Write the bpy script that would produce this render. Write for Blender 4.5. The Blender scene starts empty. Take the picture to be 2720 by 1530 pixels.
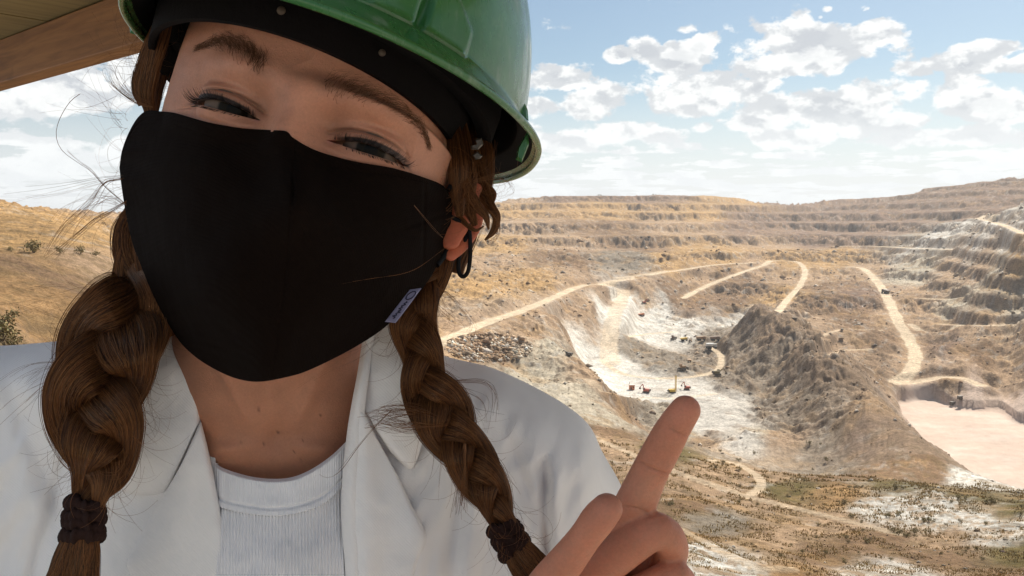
import bpy, math, random
import numpy as np
from mathutils import Vector
random.seed(7); rng = np.random.default_rng(7)
S = bpy.context.scene; COL = S.collection
# ------------------------------------------------------------------ camera
FP, CX, CY = 2263.0, 1360.0, 765.0
PITCH = math.radians(4.42)
CAM = np.array([0.0, 0.0, 1.6])
cr = np.array([1.0, 0, 0]); cu = np.array([0, math.sin(PITCH), math.cos(PITCH)]); cf = np.array([0, math.cos(PITCH), -math.sin(PITCH)])
cam = bpy.data.cameras.new('camera'); camo = bpy.data.objects.new('camera', cam); COL.objects.link(camo)
camo.location = CAM; camo.rotation_euler = (math.pi/2-PITCH, 0, 0)
cam.sensor_width = 36; cam.lens = 36*FP/2720; cam.clip_start = 0.02; cam.clip_end = 60000
S.camera = camo
# ------------------------------------------------------------------ light
SUN_EL, SUN_AZ = math.radians(47), math.radians(36)     # azimuth clockwise from the view direction (+Y)
EXPOSURE = 0.98
sd = Vector((math.sin(SUN_AZ)*math.cos(SUN_EL), math.cos(SUN_AZ)*math.cos(SUN_EL), math.sin(SUN_EL)))
sun = bpy.data.lights.new('sun', 'SUN'); sun.energy = 3.9; sun.angle = math.radians(0.53); sun.color = (1, .93, .80)
suno = bpy.data.objects.new('sun', sun); COL.objects.link(suno); suno.rotation_euler = sd.to_track_quat('Z', 'Y').to_euler(); suno.location = (0, 0, 30)
S.view_settings.view_transform = 'Standard'; S.view_settings.look = 'None'; S.view_settings.exposure = EXPOSURE; S.view_settings.gamma = 1
S.view_settings.use_curve_mapping = False
try:
    S.cycles.max_bounces = 6; S.cycles.volume_bounces = 0
except Exception: pass

class NT:
    """tiny node-tree helper"""
    def __init__(s, tree): s.t = tree; s.n = tree.nodes; s.l = tree.links
    def new(s, typ, **kw):
        n = s.n.new(typ)
        for k, v in kw.items(): setattr(n, k, v)
        return n
    def put(s, sock, v):
        if v is None: return
        if isinstance(v, bpy.types.NodeSocket): s.l.new(v, sock)
        else:
            if isinstance(v, (tuple, list)) and sock.type == 'RGBA' and len(v) == 3: v = (*v, 1)
            sock.default_value = v
    def math(s, op, a, b=None, c=None, clamp=False):
        n = s.new('ShaderNodeMath', operation=op, use_clamp=clamp); s.put(n.inputs[0], a); s.put(n.inputs[1], b); s.put(n.inputs[2], c); return n.outputs[0]
    def vec(s, op, a, b=None):
        n = s.new('ShaderNodeVectorMath', operation=op); s.put(n.inputs[0], a); s.put(n.inputs[1], b)
        return n.outputs['Value'] if op in ('LENGTH', 'DOT_PRODUCT') else n.outputs[0]
    def mix(s, f, a, b, bt='MIX'):
        n = s.new('ShaderNodeMix', data_type='RGBA', blend_type=bt); s.put(n.inputs[0], f); s.put(n.inputs[6], a); s.put(n.inputs[7], b); return n.outputs[2]
    def noise(s, vec, scale, detail=4, rough=.55, dist=0):
        n = s.new('ShaderNodeTexNoise'); s.put(n.inputs['Vector'], vec); s.put(n.inputs['Scale'], scale); s.put(n.inputs['Detail'], detail)
        s.put(n.inputs['Roughness'], rough); s.put(n.inputs['Distortion'], dist); return n.outputs[0]
    def mr(s, v, a, b, c=0, d=1, smooth=True):
        n = s.new('ShaderNodeMapRange', interpolation_type='SMOOTHSTEP' if smooth else 'LINEAR')
        s.put(n.inputs[0], v); s.put(n.inputs[1], a); s.put(n.inputs[2], b); s.put(n.inputs[3], c); s.put(n.inputs[4], d); return n.outputs[0]
    def xyz(s, x, y, z):
        n = s.new('ShaderNodeCombineXYZ'); s.put(n.inputs[0], x); s.put(n.inputs[1], y); s.put(n.inputs[2], z); return n.outputs[0]

# ------------------------------------------------------------------ sky with cumulus
def azel(px, py):
    d = cf + (px-CX)/FP*cr + (CY-py)/FP*cu; d = d/np.linalg.norm(d)
    return math.atan2(d[0], d[1]), math.asin(d[2])
def z4(x, y): return 1300+x*.5513, y*.5513
def z2(x, y): return x*.428, y*.428
BL = []
for x, y, rx, ry, w in [(330,375,150,85,1),(250,510,110,60,.9),(580,265,75,40,1),(740,235,95,65,1),(930,265,165,85,1),(1020,200,80,55,1),
        (560,480,220,90,1),(820,470,270,110,1),(1080,440,210,100,1),(1320,415,70,40,.8),(1480,250,240,115,1.1),(1640,230,200,110,1),
        (1880,170,160,75,1),(1350,330,160,65,.9),(2230,300,170,62,1),(2400,220,130,45,1),(2040,345,100,45,.9),(2250,385,80,35,.9),(2570,290,80,45,1),
        (1600,530,340,90,1.1),(1880,480,270,85,1),(2170,490,120,60,.9),(1280,595,170,48,1),(1030,610,62,36,1),(2420,540,300,70,1),
        (1960,600,330,50,.9),(350,690,200,52,1),(700,650,230,62,1),(940,120,60,26,.8),(1640,70,38,20,.75),(1815,48,48,24,.75),(1595,100,22,14,.7),
        (1130,575,50,18,.7),(1450,665,260,48,.9),(2250,670,320,50,.9)]:
    BL.append((*z4(x, y), rx*.5513*1.24, ry*.5513*1.2, w))
for x, y, rx, ry, w in [(420,540,420,150,1),(150,640,330,95,1),(800,420,260,170,1),(320,1010,330,75,1),(650,990,260,65,1),(760,880,90,60,1),(40,840,40,20,.6)]:
    BL.append((*z2(x, y), rx*.428*1.1, ry*.428*1.1, w))
W = bpy.data.worlds.new('World'); S.world = W; W.use_nodes = True
t = W.node_tree; t.nodes.clear(); N = NT(t)
# density group
g = bpy.data.node_groups.new('cloud_density', 'ShaderNodeTree')
g.interface.new_socket('Vector', in_out='INPUT', socket_type='NodeSocketVector'); g.interface.new_socket('Density', in_out='OUTPUT', socket_type='NodeSocketFloat')
G = NT(g); gi = G.new('NodeGroupInput'); go = G.new('NodeGroupOutput'); v = gi.outputs[0]
warp = G.new('ShaderNodeTexNoise'); G.put(warp.inputs['Vector'], v); warp.inputs['Scale'].default_value = 9; warp.inputs['Detail'].default_value = 2
vw = G.vec('ADD', v, G.vec('MULTIPLY', G.vec('SUBTRACT', warp.outputs['Color'], (.5,.5,.5)), (.05,.03,0)))
acc = None
for px, py, rx, ry, w in BL:
    a, e = azel(px, py)
    q = G.vec('MULTIPLY', G.vec('SUBTRACT', vw, (a, e, 0)), (FP/rx, FP/ry, 0))
    k = G.vec('LENGTH', q)
    m = G.mr(k, 0, 1.45, w, 0)
    acc = m if acc is None else G.math('MAXIMUM', acc, m)
nz = G.noise(G.vec('MULTIPLY', v, (1, 1.5, 1)), 17, 9, .62)
nz2 = G.noise(G.vec('MULTIPLY', v, (1, 1.8, 1)), 6.5, 3, .5)
# generic streets of small cumulus for the rest of the sky and the crowded band near the horizon
se = G.new('ShaderNodeSeparateXYZ'); G.put(se.inputs[0], v); el = se.outputs[1]; az = se.outputs[0]
inv = G.math('DIVIDE', 1.0, G.math('ADD', G.math('MAXIMUM', el, 0.0), .055))
band = G.noise(G.xyz(G.math('MULTIPLY', G.math('SINE', az), inv), G.math('MULTIPLY', G.math('COSINE', az), inv), 0), 1.25, 6, .6)
low = G.mr(el, .15, .03, 0, 1)
bandm = G.math('MULTIPLY', G.mr(band, .36, .60, 0, .95), low)
off = G.mr(G.math('ABSOLUTE', az), .72, 1.0, 0, .75)       # beyond the frame: same cloud field everywhere
gen = G.math('MULTIPLY', G.mr(band, .45, .62, 0, 1), off)
tot = G.math('MAXIMUM', G.math('MAXIMUM', acc, bandm), gen)
dens = G.math('ADD', tot, G.math('ADD', G.math('MULTIPLY', G.math('SUBTRACT', nz, .5), 2.6), G.math('MULTIPLY', G.math('SUBTRACT', nz2, .5), 1.0)))
G.l.new(dens, go.inputs[0])
tc = N.new('ShaderNodeTexCoord'); sp = N.new('ShaderNodeSeparateXYZ'); N.put(sp.inputs[0], tc.outputs['Generated'])
az = N.math('ARCTAN2', sp.outputs[0], sp.outputs[1]); el = N.math('ARCSINE', N.math('MAXIMUM', N.math('MINIMUM', sp.outputs[2], 1.0), -1.0))
ve = N.xyz(az, el, 0)
def dg(vec):
    n = N.new('ShaderNodeGroup'); n.node_tree = g; N.put(n.inputs[0], vec); return n.outputs[0]
d0 = dg(ve)
alpha = N.mr(d0, .32, .56)
emb = N.math('SUBTRACT', N.noise(N.vec('MULTIPLY', N.vec('ADD', ve, (.004, .010, 0)), (1, 1.5, 1)), 20, 6, .55), N.noise(N.vec('MULTIPLY', ve, (1, 1.5, 1)), 20, 6, .55))
shade = N.math('ADD', N.math('MULTIPLY', N.mr(emb, -.05, .08), .8), N.math('MULTIPLY', N.mr(d0, .75, 1.35), .45), None, True)
lowm = N.mr(el, .16, .02)
shade = N.math('MULTIPLY', shade, N.mr(lowm, 0, 1, 1, .35))
ccol = N.mix(shade, (5.5, 5.5, 5.4), (3.3, 3.42, 3.6))
sky = N.new('ShaderNodeTexSky', sky_type='NISHITA', sun_disc=False, sun_elevation=SUN_EL, sun_rotation=SUN_AZ, altitude=300, air_density=1.0, dust_density=1.0, ozone_density=1.2)
skyc = N.mix(1.0, sky.outputs[0], (.48, .50, .48), 'MULTIPLY')
hz = N.mr(el, .19, 0)
skyc = N.mix(N.math('MULTIPLY', hz, .93), skyc, (4.55, 4.7, 4.9))
ccol = N.mix(N.math('MULTIPLY', lowm, .55), ccol, (4.6, 4.9, 5.1))
res = N.mix(N.math('MULTIPLY', alpha, N.mr(el, -.02, .03, .4, .93)), skyc, ccol)
bg = N.new('ShaderNodeBackground'); N.put(bg.inputs[0], res); bg.inputs[1].default_value = .1
ow = N.new('ShaderNodeOutputWorld'); N.l.new(bg.outputs[0], ow.inputs[0])
try: W.cycles.sampling_method = 'MANUAL'; W.cycles.sample_map_resolution = 512
except Exception: pass

# ------------------------------------------------------------------ helpers
def P(px, py, d):
    px = np.asarray(px, float); py = np.asarray(py, float); d = np.asarray(d, float)
    px, py, d = np.broadcast_arrays(px, py, d)
    return CAM + d[..., None]*(cf + ((px-CX)/FP)[..., None]*cr + ((CY-py)/FP)[..., None]*cu)
def proj(X):
    q = X-CAM; z = q@cf
    return CX+FP*(q@cr)/z, CY-FP*(q@cu)/z, z
def mk(name, V, Fc, mat=None, parent=None, smooth=True, attrs=None):
    me = bpy.data.meshes.new(name)
    V = np.asarray(V, float)
    Fa = np.asarray(Fc) if not isinstance(Fc, list) else None
    if Fa is not None and Fa.ndim == 2:
        k = Fa.shape[1]
        me.vertices.add(len(V)); me.vertices.foreach_set('co', V.astype(np.float32).ravel())
        me.loops.add(Fa.size); me.loops.foreach_set('vertex_index', Fa.astype(np.int32).ravel())
        me.polygons.add(len(Fa)); me.polygons.foreach_set('loop_start', np.arange(0, Fa.size, k, dtype=np.int32))
        me.update(calc_edges=True); me.validate()
    else:
        me.from_pydata(V.tolist(), [], [list(map(int, f)) for f in Fc]); me.update()
    if smooth: me.polygons.foreach_set('use_smooth', np.ones(len(me.polygons), bool))
    if attrs:
        for an, arr in attrs.items():
            arr = np.asarray(arr, np.float32)
            if arr.ndim == 1:
                at = me.attributes.new(an, 'FLOAT', 'POINT'); at.data.foreach_set('value', arr)
            else:
                at = me.attributes.new(an, 'FLOAT_COLOR', 'POINT')
                if arr.shape[1] == 3: arr = np.concatenate([arr, np.ones((len(arr), 1), np.float32)], 1)
                at.data.foreach_set('color', arr.ravel())
    if mat: me.materials.append(mat)
    o = bpy.data.objects.new(name, me); COL.objects.link(o)
    if parent: o.parent = parent
    return o
def empty(name, loc=(0, 0, 0)):
    o = bpy.data.objects.new(name, None); COL.objects.link(o); o.location = loc; o.empty_display_size = .1; return o
def tag(o, label=None, cat=None, group=None, kind=None):
    if label: o['label'] = label
    if cat: o['category'] = cat
    if group: o['group'] = group
    if kind: o['kind'] = kind
    return o
def gridf(n, m, wrap=False, base=0):
    """quads for n x m vertex grid (row-major, m columns)"""
    i = np.arange(n-1)[:, None]; j = np.arange(m if wrap else m-1)[None, :]
    a = i*m+j; b = i*m+(j+1) % m
    return (np.stack([a, b, b+m, a+m], -1).reshape(-1, 4)+base)
class MB:
    """collects polygons"""
    def __init__(s): s.v = []; s.f = []
    def add(s, V, Fc):
        b = len(s.v); s.v += [tuple(map(float, x)) for x in V]; s.f += [[b+int(i) for i in f] for f in Fc]
    def box(s, c, size, rz=0, top=1.0, bev=0.0):
        hx, hy, hz = size[0]/2, size[1]/2, size[2]/2; V = []
        for k, sc in ((-1, 1), (1, top)):
            for sx, sy in ((-1,-1),(1,-1),(1,1),(-1,1)):
                x, y = sx*hx*sc, sy*hy*sc
                V.append((c[0]+x*math.cos(rz)-y*math.sin(rz), c[1]+x*math.sin(rz)+y*math.cos(rz), c[2]+k*hz))
        s.add(V, [(0,3,2,1),(4,5,6,7),(0,1,5,4),(1,2,6,5),(2,3,7,6),(3,0,4,7)]); return s
    def cyl(s, a, b, r, n=10, r2=None):
        a = np.array(a, float); b = np.array(b, float); r2 = r if r2 is None else r2
        t = b-a; t /= np.linalg.norm(t); h = np.array([0, 0, 1.]) if abs(t[2]) < .9 else np.array([1., 0, 0])
        u = np.cross(t, h); u /= np.linalg.norm(u); w = np.cross(t, u)
        ph = np.arange(n)*2*math.pi/n
        ra = a+r*(np.cos(ph)[:, None]*u+np.sin(ph)[:, None]*w); rb = b+r2*(np.cos(ph)[:, None]*u+np.sin(ph)[:, None]*w)
        s.add(list(ra)+list(rb), [(i, (i+1) % n, n+(i+1) % n, n+i) for i in range(n)]+[tuple(range(n))[::-1], tuple(range(n, 2*n))]); return s
    def build(s, name, mat, parent=None, smooth=False): return mk(name, s.v, s.f, mat, parent, smooth)
def cr_spline(pts, n):
    """Catmull-Rom through pts (k,dim), n samples uniform in arc length"""
    p = np.asarray(pts, float); k = len(p)
    e = np.vstack([2*p[0]-p[1], p, 2*p[-1]-p[-2]])
    out = []
    for i in range(k-1):
        t = np.linspace(0, 1, 24, endpoint=False)[:, None]; a, b, c, d = e[i], e[i+1], e[i+2], e[i+3]
        out.append(.5*((2*b)+(-a+c)*t+(2*a-5*b+4*c-d)*t**2+(-a+3*b-3*c+d)*t**3))
    out = np.vstack(out+[p[-1:]])
    L = np.r_[0, np.cumsum(np.linalg.norm(np.diff(out[:, :2], axis=0), axis=1))]
    s = np.linspace(0, L[-1], n)
    return np.stack([np.interp(s, L, out[:, i]) for i in range(p.shape[1])], 1)
def smooth01(x): x = np.clip(x, 0, 1); return x*x*(3-2*x)
# numpy gradient-ish noise
_perm = rng.permutation(256); _perm = np.r_[_perm, _perm]; _gr = rng.uniform(-1, 1, (256, 2)); _gr /= np.linalg.norm(_gr, axis=1)[:, None]
def pn(x, y):
    xi = np.floor(x).astype(int); yi = np.floor(y).astype(int); xf = x-xi; yf = y-yi
    u = xf**3*(xf*(xf*6-15)+10); v = yf**3*(yf*(yf*6-15)+10)
    def gd(ix, iy, fx, fy):
        h = _perm[(_perm[ix & 255]+iy) & 255]; gg = _gr[h]; return gg[..., 0]*fx+gg[..., 1]*fy
    a = gd(xi, yi, xf, yf); b = gd(xi+1, yi, xf-1, yf); c = gd(xi, yi+1, xf, yf-1); d = gd(xi+1, yi+1, xf-1, yf-1)
    return (a+(b-a)*u+((c+(d-c)*u)-(a+(b-a)*u))*v)*1.5
def fbm(x, y, o=4, r=.5):
    s = 0; a = 1; q = 0
    for i in range(o): s = s+a*pn(x*2**i+17.3*i, y*2**i-9.1*i); q += a; a *= r
    return s/q
def ridged(x, y, o=4, r=.5):
    s = 0; a = 1; q = 0
    for i in range(o): s = s+a*(1-2*np.abs(pn(x*2**i+5.3*i, y*2**i+3.1*i))); q += a; a *= r
    return s/q
# materials
def mat(name, col=(.5,.5,.5), rough=.6, spec=.5, metal=0, attr=None, noise=None, bump=None, sss=None, coat=0, emis=None, sheen=0):
    """noise=(scale, amount, detail) multiplies colour; bump=(scale, strength, dist)"""
    m = bpy.data.materials.new(name); m.use_nodes = True; T = NT(m.node_tree); b = m.node_tree.nodes['Principled BSDF']
    tcn = T.new('ShaderNodeTexCoord'); oc = tcn.outputs['Object']
    c = (*col, 1)
    if attr:
        a = T.new('ShaderNodeAttribute', attribute_name=attr); c = a.outputs['Color']
    if noise:
        nn = T.noise(oc, noise[0], noise[2] if len(noise) > 2 else 5, .6)
        k = T.mr(nn, .3, .7, 1-noise[1], 1+noise[1], False)
        c = T.mix(1.0, c, T.xyz(k, k, k), 'MULTIPLY')
    T.put(b.inputs['Base Color'], c)
    b.inputs['Roughness'].default_value = rough; b.inputs['Metallic'].default_value = metal; b.inputs['Specular IOR Level'].default_value = spec
    if coat: b.inputs['Coat Weight'].default_value = coat; b.inputs['Coat Roughness'].default_value = .08
    if sheen: b.inputs['Sheen Weight'].default_value = sheen
    if sss:
        b.inputs['Subsurface Weight'].default_value = sss[0]; b.inputs['Subsurface Radius'].default_value = sss[1]; b.inputs['Subsurface Scale'].default_value = sss[2]
    if bump:
        bn = T.new('ShaderNodeBump'); bn.inputs['Strength'].default_value = bump[1]; bn.inputs['Distance'].default_value = bump[2]
        T.put(bn.inputs['Height'], T.noise(oc, bump[0], 6, .65)); T.l.new(bn.outputs[0], b.inputs['Normal'])
    m['T'] = 1
    return m
def tps(r2): return .5*r2*np.log(r2+1e-12)
# ================================================================== TERRAIN
GOLD, TAN, BROWN, GREY, WHITE, ROAD, PINK, OLIVE, PURP, RUST, PALE = range(11)
PAL = np.array([(.42,.26,.115),(.38,.26,.165),(.22,.138,.08),(.24,.20,.155),(.60,.575,.53),(.60,.48,.345),(.50,.39,.325),(.13,.10,.036),(.215,.14,.098),(.33,.20,.095),(.44,.385,.30)])
# control points: photo pixel of a spot, its distance in metres, what the ground is there
CT = [
 # left hill behind the shoulder
 (-500,560,420,GOLD),(-200,555,400,GOLD),(0,566,380,GOLD),(100,579,390,GOLD),(200,600,420,GOLD),(280,612,470,GOLD),(350,630,600,GOLD),(600,650,900,TAN),
 (0,640,240,GOLD),(150,640,260,GOLD),(60,700,180,BROWN),(250,680,230,TAN),(30,760,120,RUST),(200,780,130,BROWN),(60,850,80,RUST),(250,860,90,RUST),(0,900,62,OLIVE),(-400,700,120,GOLD),(-400,900,50,OLIVE),
 # far rim
 (900,560,2600,TAN),(1200,545,2700,TAN),(1350,531,2700,TAN),(1500,520,2700,PURP),(1600,518,2700,PURP),(1700,518,2700,PURP),(1800,518,2700,PURP),(1900,521,2750,GOLD),(1980,532,2800,GOLD),(2060,541,2900,PURP),(2200,532,2900,PURP),
 (2380,521,2700,PURP),(2450,508,2500,PURP),(2540,501,2400,PURP),(2590,489,2300,PURP),(2720,485,2200,PURP),(2950,478,2100,PURP),
 # far benches
 (1350,560,2200,GOLD),(1600,560,2250,GOLD),(1850,560,2300,GOLD),(1350,590,1900,TAN),(1600,600,1900,BROWN),(1800,600,1950,TAN),(2000,580,2350,PURP),(2200,570,2450,PURP),(2400,570,2200,PURP),(2600,560,1900,PURP),(2750,560,1500,TAN),
 (2000,620,2000,PURP),(2150,630,2000,PURP),(2300,620,1950,PURP),(1300,650,1500,GOLD),(1500,640,1600,TAN),(1700,650,1650,BROWN),(1850,660,1650,GOLD),
 (1300,700,1250,TAN),(1500,690,1380,BROWN),(1650,700,1400,GREY),(1800,700,1420,GOLD),(1950,680,1550,GOLD),(1250,760,900,GOLD),(1400,750,1060,GOLD),(900,800,700,TAN),(1000,900,420,TAN),
 # left haul junction and bench
 (1560,752,1100,ROAD),(1190,905,520,ROAD),(1000,970,330,TAN),(1300,930,545,BROWN),(1400,900,640,TAN),(1480,870,740,TAN),(1480,925,615,PALE),(1400,1000,520,PALE),(1500,1080,440,PALE),(1550,830,930,TAN),(1620,830,960,WHITE),(1620,970,775,WHITE),
 # slope below the bench edge, floor
 (1490,935,600,PALE),(1560,985,560,TAN),(1650,1070,500,BROWN),(1760,1180,440,GREY),(1540,990,640,GREY),(1620,1060,600,GREY),(1700,1120,570,GREY),(1560,965,770,WHITE),(1620,1010,707,WHITE),(1720,1040,668,WHITE),(1850,1040,668,WHITE),
 (1800,960,805,GREY),(1700,940,850,GREY),(1700,890,985,WHITE),(1800,880,1040,WHITE),(1900,890,1000,GREY),(1950,870,1065,WHITE),(1750,830,1150,WHITE),(1680,800,1180,WHITE),(1760,1100,590,PALE),(1850,1120,572,WHITE),(1900,1080,612,WHITE),(1950,1085,605,WHITE),(2010,1160,515,PALE),(1800,1150,520,PALE),(1600,1120,420,PALE),(1950,1120,570,WHITE),(1920,1000,725,GREY),
 (1850,1190,500,TAN),(1980,1170,500,WHITE),(1700,1150,490,TAN),
 # middle distance behind the floor
 (1700,770,1210,TAN),(1850,740,1380,TAN),(1780,790,1220,BROWN),(1950,740,1400,BROWN),(1850,800,1230,BROWN),(1950,800,1220,BROWN),(2000,700,1520,ROAD),(2100,690,1600,GOLD),(2130,740,1400,TAN),(2070,800,1180,GOLD),(2030,640,1900,TAN),
 # ridge in the middle right: crest
 (2000,832,900,PURP),(2060,880,800,BROWN),(2130,940,690,BROWN),(2200,1005,590,BROWN),(2300,1100,480,RUST),(2400,1190,415,BROWN),(2480,1240,385,BROWN),(2560,1295,350,WHITE),
 # its left face
 (1960,890,935,GREY),(1960,940,830,GREY),(1990,1020,705,GREY),(2050,1100,610,GREY),(2070,1000,700,GREY),(2130,1100,560,GREY),(2200,1180,480,GREY),(2300,1200,440,PURP),(2080,1180,500,TAN),(2200,1260,400,GREY),(2350,1260,370,BROWN),(2480,1290,352,BROWN),
 # its hidden right foot (world side, below the crest)
 (2100,800,1120,TAN),(2180,860,960,TAN),(2250,930,840,TAN),(2320,1010,740,BROWN),(2400,1080,700,TAN),
 # right valley
 (2150,800,1100,BROWN),(2200,760,1240,BROWN),(2250,850,1000,BROWN),(2280,790,1120,PURP),(2330,900,880,BROWN),(2290,715,1500,ROAD),(2240,690,1600,GOLD),(2380,850,1000,ROAD),(2425,950,830,ROAD),(2375,1020,745,ROAD),(2450,1010,750,TAN),(2540,1000,740,ROAD),(2640,1025,735,TAN),
 (2450,780,1120,TAN),(2450,700,1400,PALE),(2400,660,1650,GREY),(2550,700,1250,TAN),(2500,620,1500,WHITE),(2450,640,1600,WHITE),(2600,620,1250,WHITE),(2650,700,1000,PALE),(2720,600,1050,WHITE),(2720,650,950,GOLD),(2590,740,1060,TAN),
 (2550,800,1010,PALE),(2500,870,960,TAN),(2600,870,880,TAN),(2720,800,900,PALE),(2720,900,800,TAN),(2600,950,800,BROWN),(2500,930,850,PURP),(2720,990,740,TAN),(2900,700,700,TAN),(2900,900,640,TAN),(2950,1080,660,PINK),(2820,1010,670,TAN),
 (2600,1060,700,PINK),(2450,1075,735,PINK),(2720,1090,655,PINK),(2560,1040,715,PINK),(2850,1110,645,PINK),
 # lake
 (2450,1120,680,PINK),(2600,1130,670,PINK),(2600,1200,593,PINK),(2720,1200,593,PINK),(2720,1150,630,PINK),(2860,1190,598,PINK),(2790,1130,640,PINK),(2560,1240,560,PINK),(2660,1250,552,PINK),(2720,1300,510,PINK),(2600,1290,517,PINK),(2900,1300,505,PINK),(2480,1160,640,PINK),
 # near hill, track, bottom right
 (2250,1272,330,BROWN),(2400,1290,290,OLIVE),(2560,1320,250,OLIVE),(2720,1348,225,OLIVE),(2900,1370,210,OLIVE),(1600,1180,330,TAN),(1700,1225,290,ROAD),(1830,1285,262,ROAD),(2000,1340,238,ROAD),(2200,1390,215,ROAD),(2500,1440,190,TAN),
 (1620,1150,370,BROWN),(1780,1200,330,OLIVE),(1900,1240,310,TAN),(2000,1270,300,TAN),(2100,1310,272,OLIVE),(2230,1320,262,RUST),(2350,1350,240,WHITE),(2500,1380,215,WHITE),(2620,1400,200,WHITE),(2720,1400,195,WHITE),(2500,1330,240,WHITE),
 (1800,1350,215,BROWN),(1900,1400,195,GREY),(2050,1440,180,TAN),(2200,1480,165,BROWN),(2350,1450,180,BROWN),(2500,1490,160,BROWN),(2720,1480,165,OLIVE),(1700,1400,190,BROWN),(1800,1440,160,RUST),(1850,1460,140,WHITE),(1950,1510,120,WHITE),(2100,1525,125,RUST),(2350,1530,135,WHITE),(2700,1530,140,BROWN),
 (1500,1200,300,TAN),(1300,1150,330,TAN),(1000,1150,250,TAN),(1500,1400,170,BROWN),(1000,1400,130,BROWN),(500,1000,150,TAN),(500,1300,70,RUST)]
cc = np.array(CT, float); cw = P(cc[:, 0], cc[:, 1], cc[:, 2]/math.cos(PITCH)*1.0)
ex = []                                            # ground under and around the viewpoint (x, y, z, kind)
for px in (-400, 300, 1000, 1700, 2400, 3100):
    for Y, z in ((60, -26), (28, -14.5), (12, -7.5), (6.5, -4), (4.2, -1.9), (3.0, -.15)):
        if px < 200: z = z*(.38 if Y > 7 else .8)
        ex.append(((px-CX)/FP*Y, Y, z, 7 if px < 200 else 5))
ex = np.array(ex)
CW = np.vstack([cw, ex[:, :3]]); CK = np.r_[cc[:, 3], ex[:, 3]].astype(int)
far = []
for px in np.linspace(-600, 3300, 14):
    for Y in (4200, 7000, 12000):
        far.append(((px-CX)/FP*Y, Y, -45.0, TAN))
far = np.array(far); CW = np.vstack([CW, far[:, :3]]); CK = np.r_[CK, far[:, 3].astype(int)]
def qc(X, Y): return np.stack([X/Y*2.263, np.log(Y)], -1)
Q = qc(CW[:, 0], CW[:, 1])
nq = len(Q); A = np.zeros((nq+3, nq+3)); A[:nq, :nq] = tps(((Q[:, None]-Q[None])**2).sum(-1))+np.eye(nq)*2e-4
A[:nq, nq] = 1; A[:nq, nq+1:] = Q; A[nq:, :nq] = A[:nq, nq:].T
# interpolate the view tangent, which keeps the layout stable at every distance
sol = np.linalg.solve(A, np.r_[(CW[:, 2]-1.6)/CW[:, 1], 0, 0, 0])
def h0(X, Y):
    q = qc(X, Y); sh = q.shape[:-1]; q = q.reshape(-1, 2); out = np.empty(len(q))
    for i in range(0, len(q), 20000):
        b = q[i:i+20000]; out[i:i+20000] = tps(((b[:, None]-Q[None])**2).sum(-1))@sol[:nq]+sol[nq]+b@sol[nq+1:]
    return 1.6+out.reshape(sh)*Y
def hit(px, py, hf=None):
    """march the ray of a pixel to the ground"""
    d = np.exp(np.linspace(math.log(45), math.log(6000), 1500)); p = P(px, py, d); h = h0(p[:, 0], p[:, 1])
    k = np.nonzero(p[:, 2] < h)[0]; i = k[0] if len(k) else len(d)-1
    return np.array([p[i, 0], p[i, 1], h[i]])
NR = 770
az_ = np.r_[np.linspace(-.95, -.67, 40, endpoint=False), np.linspace(-.67, .67, 1120), np.linspace(.67, .95, 41)[1:]]; NC = len(az_)                    # tangent of azimuth
rows = np.r_[np.exp(np.linspace(math.log(3), math.log(60), 60, endpoint=False)), np.exp(np.linspace(math.log(60), math.log(480), 210, endpoint=False)), np.exp(np.linspace(math.log(480), math.log(2600), 440, endpoint=False)), np.exp(np.linspace(math.log(2600), math.log(3600), 30, endpoint=False)), np.exp(np.linspace(math.log(3600), math.log(16000), NR-740))]
TY, TA = np.meshgrid(rows, az_, indexing='ij'); TX = TA*TY
def upc(X, Y):                                     # evaluate h0 on a coarse grid, then bilinear
    r = np.arange(0, NR, 4); r = np.r_[r, NR-1] if r[-1] != NR-1 else r
    c = np.arange(0, NC, 5); c = np.r_[c, NC-1] if c[-1] != NC-1 else c
    H = h0(X[np.ix_(r, c)], Y[np.ix_(r, c)])
    H1 = np.stack([np.interp(np.arange(NC), c, H[i]) for i in range(len(r))])
    return np.stack([np.interp(np.arange(NR), r, H1[:, j]) for j in range(NC)], 1)
TZ = upc(TX, TY)
# ---- kinds of ground, by nearest control point on warped coordinates
wx = TA*2.263; wy = np.log(TY)
wu = wx+.035*fbm(wx*9, wy*13, 4)+.012*fbm(wx*45, wy*50, 3); wv = wy+.05*fbm(wx*8+9, wy*12+4, 4)+.02*fbm(wx*40+9, wy*45+4, 3)
PQ = np.stack([wu, wv*.9], -1).reshape(-1, 2); Qk = Q*np.array([1, .9])
colr = np.zeros((len(PQ), 3)); wk = np.zeros((len(PQ), 11))
onehot = np.eye(11)[np.where(CK == ROAD, TAN, CK)]
for i in range(0, len(PQ), 20000):
    b = PQ[i:i+20000]; w = 1/(((b[:, None]-Qk[None])**2).sum(-1)+2e-4)**2.6; w /= w.sum(1, keepdims=True)
    wk[i:i+20000] = w@onehot
wk = wk.reshape(NR, NC, 11)
colr = wk@PAL
flat = np.clip(wk[..., WHITE]*(1-smooth01((TX-150)/80))*(TY > 500)*(TY < 1250)+wk[..., PINK]*1.2*(TY > 450), 0, 1)
# lake mask: everything low on the right is the flat tailings pond
lake = smooth01((-142-TZ)/7.0)*(TX > 150)
nearm = smooth01((TY-4)/40)
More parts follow.
